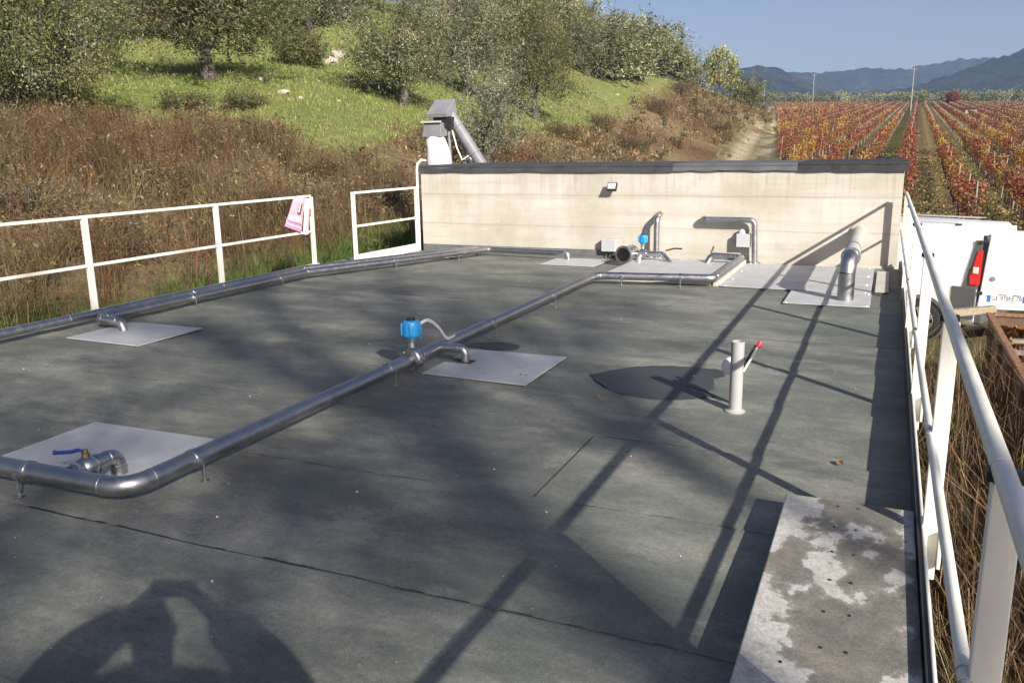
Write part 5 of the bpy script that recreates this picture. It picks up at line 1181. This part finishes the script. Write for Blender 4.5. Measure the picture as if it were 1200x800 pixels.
fs = [(i*ns+j, (i+1)*ns+j, (i+1)*ns+(j+1) % ns, i*ns+(j+1) % ns) for i in range(len(secs)-1) for j in range(ns)]+[tuple(range(ns)), tuple(range((len(secs)-1)*ns, len(secs)*ns))]
m = MB(); m.add(vs, fs); body = m.build('body', MAT['car_white'], van, bevel=0.0)
def vbox(name, c, d, mat, bev=0.01, parent=None, M=None): return MB().box(c, d, M=M).build(name, mat, parent or van, smooth=False, bevel=bev)
def tilt(sgn): return Matrix.Rotation(sgn*math.radians(4.5), 3, 'Y')
for sx in (-1, 1):
    vbox('side_cladding', (sx*0.912, 0.17, 0.68), (0.036, 0.36, 0.50), MAT['car_grey'], 0.012)
    vbox('side_cladding', (sx*0.912, 2.0, 0.46), (0.03, 1.6, 0.26), MAT['car_grey'], 0.012)
    m = MB(); m.add([(sx*0.923, -0.012, 0.9), (sx*0.923, 0.21, 0.9), (sx*0.921, 0.17, 1.1), (sx*0.868, 0.075, 1.66), (sx*0.865, -0.012, 1.66), (sx*0.86, -0.012, 0.9), (sx*0.86, 0.21, 0.9), (sx*0.86, 0.17, 1.1), (sx*0.80, 0.075, 1.66), (sx*0.80, -0.012, 1.66)], [(0, 1, 2, 3, 4), (9, 8, 7, 6, 5), (0, 5, 6, 1), (1, 6, 7, 2), (2, 7, 8, 3), (3, 8, 9, 4), (4, 9, 5, 0)]); m.build('corner_pillar', MAT['car_grey'], van, smooth=False)
    lm = MB(); lm.add([(sx*0.934, -0.03, 0.97), (sx*0.934, 0.095, 0.97), (sx*0.930, 0.10, 1.10), (sx*0.896, 0.03, 1.50), (sx*0.894, -0.03, 1.50), (sx*0.79, -0.03, 0.97), (sx*0.84, 0.095, 0.97), (sx*0.84, 0.10, 1.10), (sx*0.80, 0.03, 1.50), (sx*0.78, -0.03, 1.50)], [(0, 1, 2, 3, 4), (9, 8, 7, 6, 5), (0, 5, 6, 1), (1, 6, 7, 2), (2, 7, 8, 3), (3, 8, 9, 4), (4, 9, 5, 0)]); tl_ = lm.build('tail_light', MAT['lens_red'], van, smooth=False, bevel=0.008)
    MB().box((sx*0.91, 0.025, 1.20), (0.05, 0.075, 0.10)).build('reversing_lens', MAT['lens_white'], tl_, smooth=False, bevel=0.008)
    MB().box((sx*0.66, 1.35, HV+0.028), (0.03, 1.9, 0.025)).build('roof_rail', MAT['grey_box'], van, smooth=False, bevel=0.008)
    vbox('roof_rail_foot', (sx*0.66, 0.42, HV+0.012), (0.035, 0.10, 0.03), MAT['black'], 0.004)
    vbox('door_mirror', (sx*1.02, 2.95, 1.18), (0.16, 0.12, 0.22), MAT['car_grey'], 0.03)
    vbox('side_window', (sx*0.893, 2.5, 1.33), (0.02, 0.7, 0.40), MAT['glass'], 0.004, M=tilt(-sx*2))
    vbox('door_handle', (sx*0.922, 2.3, 1.02), (0.03, 0.16, 0.035), MAT['car_grey'], 0.008)
    m = MB(); yq = 1.02 if True else 0
    for yy in (1.25, 2.02): m.box((sx*0.9165, yy, 0.95), (0.004, 0.008, 0.75))
    m.box((sx*0.917, 1.63, 1.36), (0.004, 0.78, 0.006), M=None); tag(m.build('door_gap', MAT['car_grey'], van, smooth=False), kind='stuff')
    vbox('fuel_flap' if sx < 0 else 'side_badge', (sx*0.917, 1.35, 1.0) if sx < 0 else (sx*0.917, 3.3, 0.75), (0.006, 0.17, 0.17) if sx < 0 else (0.006, 0.1, 0.05), MAT['car_white'], 0.002)
    for yy in (0.78, 3.35):
        m = MB(); m.lathe([(0.385, -0.02), (0.40, 0.012), (0.36, 0.016), (0.35, -0.02)], (sx*0.915, yy, 0.34), (sx, 0, 0), 28); m.build('wheel_arch', MAT['car_grey'], van)
        m = MB(); m.lathe([(0.345, -0.05), (0.345, 0.008), (0.05, 0.010)], (sx*0.915, yy, 0.34), (sx, 0, 0), 28); m.build('arch_lining', MAT['dark'], van)
        m = MB(); m.lathe([(0.20, -0.09), (0.30, -0.09), (0.322, -0.06), (0.322, 0.02), (0.30, 0.045), (0.225, 0.05), (0.205, 0.03)], (sx*0.885, yy, 0.32), (sx, 0, 0), 30); wh = m.build('wheel', MAT['tyre'], van)
        m = MB(); m.lathe([(0.205, 0.02), (0.212, 0.048), (0.195, 0.05), (0.185, 0.03)], (sx*0.89, yy, 0.32), (sx, 0, 0), 28)
        m.lathe([(0.05, 0.02), (0.05, 0.05), (0.03, 0.055)], (sx*0.89, yy, 0.32), (sx, 0, 0), 14)
        for q in range(9):
            a = 2*PI*q/9; ca_, sa_ = math.cos(a), math.sin(a)
            for w_ in (-0.10, 0.10):
                m.bar((sx*0.93, yy+0.04*ca_, 0.32+0.04*sa_), (sx*0.935, yy+0.195*math.cos(a+w_), 0.32+0.195*math.sin(a+w_)), 0.016, 0.016)
        m.build('rim', MAT['alloy'], wh)
vbox('rear_bumper', (0, -0.05, 0.45), (1.7, 0.14, 0.22), MAT['car_grey'], 0.03)
vbox('front_bumper', (0, 4.10, 0.42), (1.55, 0.16, 0.26), MAT['car_grey'], 0.03)
m = MB(); m.add([(-0.70, 2.80, HV-0.10), (0.70, 2.80, HV-0.10), (0.74, 3.31, 1.295), (-0.74, 3.31, 1.295), (-0.70, 2.77, HV-0.12), (0.70, 2.77, HV-0.12), (0.74, 3.28, 1.26), (-0.74, 3.28, 1.26)], [(0, 1, 2, 3), (7, 6, 5, 4), (0, 4, 5, 1), (1, 5, 6, 2), (2, 6, 7, 3), (3, 7, 4, 0)]); m.build('windscreen', MAT['glass'], van, smooth=False)
for sx in (-1, 1): vbox('headlight', (sx*0.62, 4.03, 0.74), (0.28, 0.14, 0.18), MAT['lens_white'], 0.03)
vbox('load_space_shade', (-0.40, -0.004, 1.2), (0.76, 0.02, 1.05), MAT['car_grey'], 0)  # flat dark panel, paints in the shade of the load space behind the door
vbox('rear_door', (0.415, -0.018, 1.2), (0.80, 0.05, 1.15), MAT['car_white'], 0.012)
# left rear door, swung open about its outer hinge
hd = Vector((-0.865, -0.035, 0)); du = Vector((math.cos(RZ-math.radians(2)), -math.sin(RZ-math.radians(2)), 0)); dn = Vector((-du.y, du.x, 0))*-1
Rd = Matrix((du, -dn, Vector((0, 0, 1)))).transposed()
def D(s_, z, off=0.0): return hd+du*s_+dn*off+Vector((0, 0, z))
m = MB(); w_ = 0.83; prof = [(0.0, 0.60), (w_, 0.60), (w_, 1.82), (0.11, 1.82), (0.09, 1.79), (0.06, 1.45)]
m.add([D(s_, z, 0.025) for s_, z in prof]+[D(s_, z, -0.03) for s_, z in prof], [(0, 1, 2, 3, 4, 5), (11, 10, 9, 8, 7, 6)]+[(i, (i+1) % 6, 6+(i+1) % 6, 6+i) for i in range(6)])
rd = m.build('rear_door', MAT['car_white'], van, smooth=False, bevel=0.014)
def dbox(name, s_, z, w, h, mat, off=0.03, th=0.012, bev=0.003, parent=None): return MB().box(D(s_, z, off), (w, th, h), M=Rd).build(name, mat, parent or rd, smooth=False, bevel=bev)
dbox('door_handle', 0.73, 1.055, 0.20, 0.045, MAT['black'], 0.045, 0.03, 0.01)
dbox('handle_recess', 0.70, 1.055, 0.10, 0.075, MAT['black'], 0.028, 0.012)
dbox('pressed_line', 0.42, 0.815, 0.70, 0.010, MAT['car_grey'], 0.0265, 0.004)
dbox('lamp_housing', 0.33, 0.83, 0.12, 0.018, MAT['black'], 0.03, 0.012); dbox('lamp_housing', 0.52, 0.825, 0.12, 0.018, MAT['black'], 0.03, 0.012)
dbox('high_brake_light', 0.78, 1.66, 0.16, 0.045, MAT['black'], 0.03, 0.012)
m = MB(); m.lathe([(0.042, 0), (0.042, 0.006), (0.03, 0.008), (0.028, 0.004), (0.0, 0.004)], D(0.165, 1.075, 0.027), dn, 20); m.lathe([(0.02, 0.004), (0.018, 0.010)], D(0.165, 1.075, 0.027), dn, 6); m.build('emblem', MAT['grey_metal'], rd)
dbox('badge', 0.15, 0.95, 0.15, 0.016, MAT['grey_box'], 0.028, 0.005, 0.001)
for z in (0.85, 1.66): dbox('hinge', 0.02, z, 0.06, 0.05, MAT['black'], 0.03, 0.03)
np_ = dbox('number_plate', 0.385, 0.775, 0.52, 0.11, MAT['plate_white'], 0.032, 0.008, 0.003, van)
dbox('eu_band', 0.148, 0.775, 0.042, 0.104, MAT['plate_blue'], 0.0365, 0.003, 0, np_); dbox('eu_band', 0.622, 0.775, 0.042, 0.104, MAT['plate_blue'], 0.0365, 0.003, 0, np_)
fc = bpy.data.curves.new('plate_text', 'FONT'); fc.body = 'GE 978FE 78'; fc.size = 0.098; fc.extrude = 0.0008; fc.align_x = 'CENTER'; fc.align_y = 'CENTER'
to = bpy.data.objects.new('plate_text', fc); COL.objects.link(to); bpy.context.view_layer.update()
tm = bpy.data.meshes.new_from_object(to.evaluated_get(bpy.context.evaluated_depsgraph_get())); bpy.data.objects.remove(to)
Mt = Matrix((du, Vector((0, 0, 1)), dn)).transposed().to_4x4(); Mt.translation = D(0.385, 0.775, 0.0375)
for q in tm.vertices: q.co = Mt @ Vector((q.co.x*0.80, q.co.y*1.05, q.co.z))
tm.materials.clear(); tm.materials.append(MAT['black']); to = link_mesh('lettering', tm, np_)

# ================================================================== rusty skip full of leaves
sk = thing('rusty_skip', (2.3, 9.0, -1.65), 'rusty open skip loaded with leaves and boards just below the right railing', 'skip')
zt, zb = -0.42, -1.6; x0, x1, y0, y1 = 1.30, 3.4, 4.5, 12.1
MB().box((x0, (y0+y1)/2, (zt+zb)/2), (0.03, y1-y0, zt-zb)).build('side_panel', MAT['rust'], sk, smooth=False)
MB().box((x1, (y0+y1)/2, (zt+zb)/2), (0.03, y1-y0, zt-zb)).build('side_panel', MAT['rust'], sk, smooth=False)
MB().box(((x0+x1)/2, y0, (zt+zb)/2), (x1-x0-0.03, 0.03, zt-zb)).build('end_panel', MAT['rust'], sk, smooth=False)
MB().box(((x0+x1)/2, y1, (zt+zb)/2), (x1-x0-0.03, 0.03, zt-zb)).build('end_panel', MAT['rust'], sk, smooth=False)
MB().box(((x0+x1)/2, (y0+y1)/2, zb+0.02), (x1-x0-0.04, y1-y0-0.04, 0.04)).build('floor', MAT['rust'], sk, smooth=False)
for y in np.arange(y0+0.35, y1, 0.95): MB().box((x0-0.045, y, (zt+zb)/2-0.02), (0.06, 0.07, zt-zb-0.05)).build('stiffener', MAT['rust'], sk, smooth=False, bevel=0.006)
for x in (x0, x1): MB().box((x-0.01, (y0+y1)/2, zt+0.02), (0.075, y1-y0, 0.045)).build('rim_bar', MAT['rust_edge'], sk, smooth=False, bevel=0.01)
for y in (y0, y1): MB().box(((x0+x1)/2, y, zt+0.02), (x1-x0-0.08, 0.07, 0.045)).build('rim_bar', MAT['rust_edge'], sk, smooth=False, bevel=0.01)
def timber(a, b, w, h, lab, mat='wood'): return tag(MB().bar(a, b, w, h).build('timber', MAT[mat], None, smooth=False, bevel=0.008), lab, 'timber')
timber((0.82, 11.98, -0.40), (1.36, 12.24, -0.355), 0.10, 0.09, 'weathered beam end poking left over the far corner of the skip')
timber((0.98, 11.8, -0.62), (1.24, 12.0, -0.60), 0.12, 0.10, 'dark short beam leaning below the weathered beam at the skip corner', 'rust')
gg = np.random.default_rng(44)
kx, ky = 18, 50; H0 = zt-0.16; vs = []
for i in range(kx):
    for j in range(ky):
        x = x0+0.03+(x1-x0-0.06)*i/(kx-1); y = y0+0.03+(y1-y0-0.06)*j/(ky-1); vs.append((x, y, H0+0.16*(hash_noise(np.array([x]), np.array([y]), 0.5, 45)[0]-0.4)))
MAT['debris'] = simple('brown_debris', (0.06, 0.04, 0.025), (0.16, 0.11, 0.06), 18, 0.95, bmp=1.0, bdist=0.03)
m = MB(); m.add(vs, [(i*ky+j, (i+1)*ky+j, (i+1)*ky+j+1, i*ky+j+1) for i in range(kx-1) for j in range(ky-1)]); o = m.build('debris', MAT['debris'], sk, fix=False); tag(o, kind='stuff')
n = 9000; P = np.stack([x0+0.05+(x1-x0-0.1)*gg.random(n), y0+(y1-y0-0.08)*gg.random(n), np.zeros(n)], 1); P[:, 2] = H0+0.16*(hash_noise(P[:, 0], P[:, 1], 0.5, 45)-0.4)+0.05*gg.random(n)
yel = (hash_noise(P[:, 0], P[:, 1], 0.9, 46) > 0.5)[:, None] | (P[:, 1] > 11.0)[:, None]
tn = np.where(yel, np.array([[0.42, 0.22, 0.05]]), np.array([[0.14, 0.085, 0.05]])); alt_ = gg.random((n, 1)) < 0.3; tn = np.where(alt_, np.array([[0.24, 0.12, 0.07]]), tn)
o = link_mesh('leaf_litter', quads_mesh('leaf_litter', leaf_quads(P, 0.10, 0.07, gg), MAT['leaf'], jitter(tn, n, gg, 0.3))); tag(o, kind='stuff')
for (a, b, w, h, lab) in [((1.36, 10.6, -0.42), (1.98, 10.72, -0.43), 0.13, 0.03, 'pale board lying across the skip nearest the leaves'), ((1.34, 10.1, -0.44), (2.3, 10.0, -0.42), 0.16, 0.03, 'second pale board across the skip'), ((1.36, 9.55, -0.45), (2.2, 9.7, -0.44), 0.12, 0.03, 'third pale board across the skip'), ((1.34, 9.0, -0.44), (2.4, 8.85, -0.42), 0.15, 0.03, 'nearest pale board across the skip at the photo edge')]: timber(a, b, w, h, lab)
m = MB(); vs = []; k = 14
for i in range(7):
    for j in range(k):
        a = 2*PI*j/k; f = math.sin(PI*(i+0.3)/6.6); q = 0.30*f*(1+0.12*gg.normal()); vs.append((1.95+q*math.cos(a), 11.3+q*math.sin(a)*1.2, -0.62+0.075*i+0.02*gg.normal()))
m.add(vs, [(i*k+j, i*k+(j+1) % k, (i+1)*k+(j+1) % k, (i+1)*k+j) for i in range(6) for j in range(k)]+[tuple(range(k)), tuple(range(6*k, 7*k))]); tag(m.build('rubbish_bag', MAT['black'], None), 'shiny black rubbish bag on the leaves in the skip', 'bag')
# rubble by the skip
for k in range(9):
    P = np.array([0.75+0.5*gg.random(), 10.2+2.2*gg.random(), 0]); s_ = 0.07+0.09*gg.random()
    o = rock(P, s_, 300+k, 0.7); o.name = 'rubble_stone'; tag(o, 'pale rubble stone on the ground between the railing and the skip', 'stone', 'rubble stones beside the skip')

# ================================================================== tall trees behind the photographer (their shade lies on the roof)
def shade_tree(bx, by, fork_h, top_h, seed, lab, dens=1.0, r0=0.26, dirs=None):
    gg = np.random.default_rng(seed); z0 = -1.5
    t = thing('bare_tree', (bx, by, z0), lab, 'tree'); m = MB(); pts = []; hs = np.linspace(-0.3, fork_h-z0, 8)
    for i, h in enumerate(hs): pts.append((bx+0.05*gg.normal(), by+0.05*gg.normal(), z0+h))
    m.tube(pts, np.linspace(r0*1.25, r0*0.72, 8), 12); top = np.array(pts[-1]); tips = []
    nl = 5 if dirs is None else len(dirs)
    for k in range(nl):
        a = 2*PI*k/nl+gg.random(); el = 0.7+0.5*gg.random(); L = (top_h-fork_h)*(0.7+0.4*gg.random())
        e = top+np.array([math.cos(a)*L*0.65, math.sin(a)*L*0.65, L*math.sin(el)]); mid = (top+e)/2+0.25*gg.normal(size=3)
        m.tube([top-np.array([0, 0, .25]), mid, e], [r0*.55, r0*.36, r0*.14], 8); tips += [mid, e, (mid+e)/2]
        for q in range(4):
            s_ = top+(e-top)*(0.3+0.6*gg.random()); e2 = s_+gg.normal(size=3)*np.array([1.1, 1.1, .7])+np.array([0, 0, 0.5]); m.tube([s_, (s_+e2)/2+0.1*gg.normal(size=3), e2], [r0*.2, r0*.13, r0*.05], 5, cap=False); tips += [e2, (s_+e2)/2]
    m.build('trunk', MAT['bark'], t, fix=False)
    tips = np.array(tips); n = int(len(tips)*75*dens); ii = gg.integers(0, len(tips), n); P = tips[ii]+gg.normal(size=(n, 3))*0.36
    q = leaf_quads(P, 0.16, 0.12, gg); link_mesh('leaves', quads_mesh('leaves', q-np.array([bx, by, z0]), MAT['leaf'], jitter(np.array([(0.14, 0.13, 0.04)]).repeat(n, 0), n, gg)), t)
shade_tree(21.25, -17.4, 16.6, 20.5, 61, 'tall half bare tree behind the photographer, its trunk shade crossing the roof', 0.20, 0.28)
shade_tree(21.6, -16.1, 15.6, 19.5, 62, 'second half bare tree behind the photographer, nearer the track side', 0.18, 0.14)
shade_tree(18.3, -18.0, 13.0, 17.3, 63, 'third half bare tree behind the photographer, farthest left', 0.55, 0.22)

# ================================================================== the photographer
F2 = Vector((-math.sin(_y), math.cos(_y), 0)); R2 = Vector((math.cos(_y), math.sin(_y), 0)); PB = Vector((0.105, -0.25, 0))
def Wp(r, f, z): return PB+R2*r+F2*f+Vector((0, 0, z))
def skin_obj(name, V, E_, Rr, mat, parent, sub=2):
    me = bpy.data.meshes.new(name); me.from_pydata([tuple(Wp(*v)-PB) for v in V], E_, []); o = link_mesh(name, me, parent)
    md = o.modifiers.new('skin', 'SKIN'); md.use_smooth_shade = True
    for i, r in enumerate(Rr):
        r = r if hasattr(r, '__len__') else (r, r); me.skin_vertices[0].data[i].radius = r
    me.skin_vertices[0].data[0].use_root = True
    s_ = o.modifiers.new('smooth', 'SUBSURF'); s_.levels = sub; s_.render_levels = sub
    me.materials.append(mat); return o
MAT['skin'] = simple('skin', (0.42, 0.25, 0.18), (0.48, 0.30, 0.22), 12, 0.55)
MAT['hair'] = simple('dark_hair', (0.03, 0.022, 0.016), (0.05, 0.036, 0.026), 60, 0.6, bmp=0.5)
MAT['jacket'] = simple('navy_jacket', (0.022, 0.028, 0.045), (0.035, 0.042, 0.062), 14, 0.8, bmp=0.3)
MAT['jeans'] = simple('blue_jeans', (0.05, 0.07, 0.12), (0.08, 0.105, 0.17), 20, 0.85, bmp=0.2)
MAT['shoe'] = simple('brown_boots', (0.07, 0.045, 0.03), (0.10, 0.065, 0.04), 14, 0.7)
pn = thing('person', tuple(PB), 'person in dark jacket and jeans, both arms raised holding a phone', 'person')
V = [(0, -0.02, 0.95), (0, -0.01, 1.12), (0, 0.0, 1.32), (0, 0.0, 1.45), (0, 0.02, 1.545), (0, 0.04, 1.64), (0, 0.05, 1.715), (0, 0.035, 1.79)]
E_ = [(i, i+1) for i in range(7)]; Rr = [(0.14, 0.11), (0.13, 0.10), (0.155, 0.115), (0.10, 0.08), 0.055, (0.072, 0.085), (0.078, 0.098), (0.05, 0.065)]
def chain(start, pts, rs):
    p = start
    for q, r in zip(pts, rs): V.append(q); Rr.append(r); E_.append((p, len(V)-1)); p = len(V)-1
    return p
for s_ in (-1, 1):
    w_ = chain(3, [(s_*0.17, -0.01, 1.44), (s_*0.34, 0.03, 1.37), (s_*0.50, 0.05, 1.36), (s_*0.33, 0.14, 1.56), (s_*0.135, 0.225, 1.68), (s_*0.098, 0.243, 1.71)], [0.062, 0.05, 0.043, 0.042, 0.028, (0.036, 0.02)])
    for k, (dx, dz, L) in enumerate(((-0.012, 0.040, 0.9), (-0.016, 0.028, 1.0), (-0.018, 0.014, 0.95), (-0.018, 0.0, 0.78))):
        chain(w_, [(s_*(0.088+0.004*k), 0.252, 1.71+dz), (s_*(0.080), 0.263, 1.72+dz*1.3), (s_*(0.070+0.006*(1-L)), 0.259, 1.727+dz*1.4)], [0.0095, 0.0085, 0.007])
    chain(w_, [(s_*0.088, 0.225, 1.71), (s_*0.070, 0.227, 1.722), (s_*0.055, 0.232, 1.728)], [0.012, 0.010, 0.008])
    chain(0, [(s_*0.095, -0.02, 0.88), (s_*0.105, 0.015, 0.50), (s_*0.11, -0.02, 0.10), (s_*0.115, 0.10, 0.045)], [0.085, 0.056, 0.042, 0.035])
skin_obj('body', V, E_, Rr, MAT['skin'], pn)
V = [(0, -0.02, 0.90), (0, -0.01, 1.12), (0, 0.0, 1.32), (0, 0.0, 1.46), (0, 0.015, 1.50)]; E_ = [(0, 1), (1, 2), (2, 3), (3, 4)]; Rr = [(0.21, 0.165), (0.20, 0.155), (0.215, 0.16), (0.15, 0.125), (0.09, 0.09)]
for s_ in (-1, 1): chain(3, [(s_*0.17, -0.01, 1.45), (s_*0.34, 0.03, 1.37), (s_*0.50, 0.05, 1.36), (s_*0.33, 0.14, 1.56), (s_*0.155, 0.212, 1.66)], [0.14, 0.13, 0.12, 0.105, 0.075])
skin_obj('jacket', V, E_, Rr, MAT['jacket'], pn)
V = [(0, -0.02, 0.97)]; E_ = []; Rr = [(0.155, 0.125)]
for s_ in (-1, 1): chain(0, [(s_*0.095, -0.02, 0.86), (s_*0.105, 0.015, 0.50), (s_*0.11, -0.015, 0.10)], [0.10, 0.075, 0.066])
skin_obj('trousers', V, E_, Rr, MAT['jeans'], pn)
for s_ in (-1, 1):
    V = [(s_*0.11, -0.05, 0.06), (s_*0.112, 0.03, 0.055), (s_*0.118, 0.13, 0.045), (s_*0.12, 0.19, 0.04)]; skin_obj('boot', V, [(0, 1), (1, 2), (2, 3)], [(0.05, 0.05), (0.05, 0.045), (0.048, 0.033), (0.036, 0.028)], MAT['shoe'], pn)
V = [(0, -0.015, 1.66), (0, -0.005, 1.745), (0, 0.03, 1.815), (0, 0.085, 1.81)]; skin_obj('hair', V, [(0, 1), (1, 2), (2, 3)], [(0.075, 0.055), (0.09, 0.075), (0.075, 0.07), (0.05, 0.03)], MAT['hair'], pn)
for s_ in (-1, 1):
    m = MB(); m.lathe([(0.011, 0), (0.010, 0.004), (0.004, 0.007)], Wp(s_*0.032, 0.135, 1.72), F2, 10); m.build('eye', MAT['dark'], pn)
    m = MB(); m.lathe([(0.024, -0.006), (0.028, 0.004), (0.018, 0.008)], Wp(s_*0.083, 0.035, 1.705), R2*s_, 10); m.build('ear', MAT['skin'], pn)
m = MB(); m.lathe([(0.015, -0.01), (0.013, 0.012), (0.006, 0.022)], Wp(0, 0.14, 1.69), (F2-Vector((0, 0, 0.2))).normalized(), 8); m.build('nose', MAT['skin'], pn)
ph = MB().box(Wp(0.002, 0.250, 1.752), (0.155, 0.008, 0.075), M=Matrix((R2, F2, Vector((0, 0, 1)))).transposed()).build('phone', MAT['black'], None, smooth=False, bevel=0.003); tag(ph, 'black phone held level in both hands of the photographer', 'phone')

# ================================================================== haze
hz = bpy.data.materials.new('haze_air'); hz.use_nodes = True; t = hz.node_tree
for n in list(t.nodes): t.nodes.remove(n)
out = N(t, 'ShaderNodeOutputMaterial'); pv = N(t, 'ShaderNodeVolumePrincipled'); pv.inputs['Density'].default_value = 0.00021
pv.inputs['Color'].default_value = (0.44, 0.64, 1.0, 1); pv.inputs['Anisotropy'].default_value = 0.0
t.links.new(pv.outputs[0], out.inputs['Volume'])
m = MB(); m.box((0, 0, 97), (5600, 5600, 252)); hb = m.mesh('haze', hz, smooth=False); hb = link_mesh('haze', hb); tag(hb, kind='stuff')
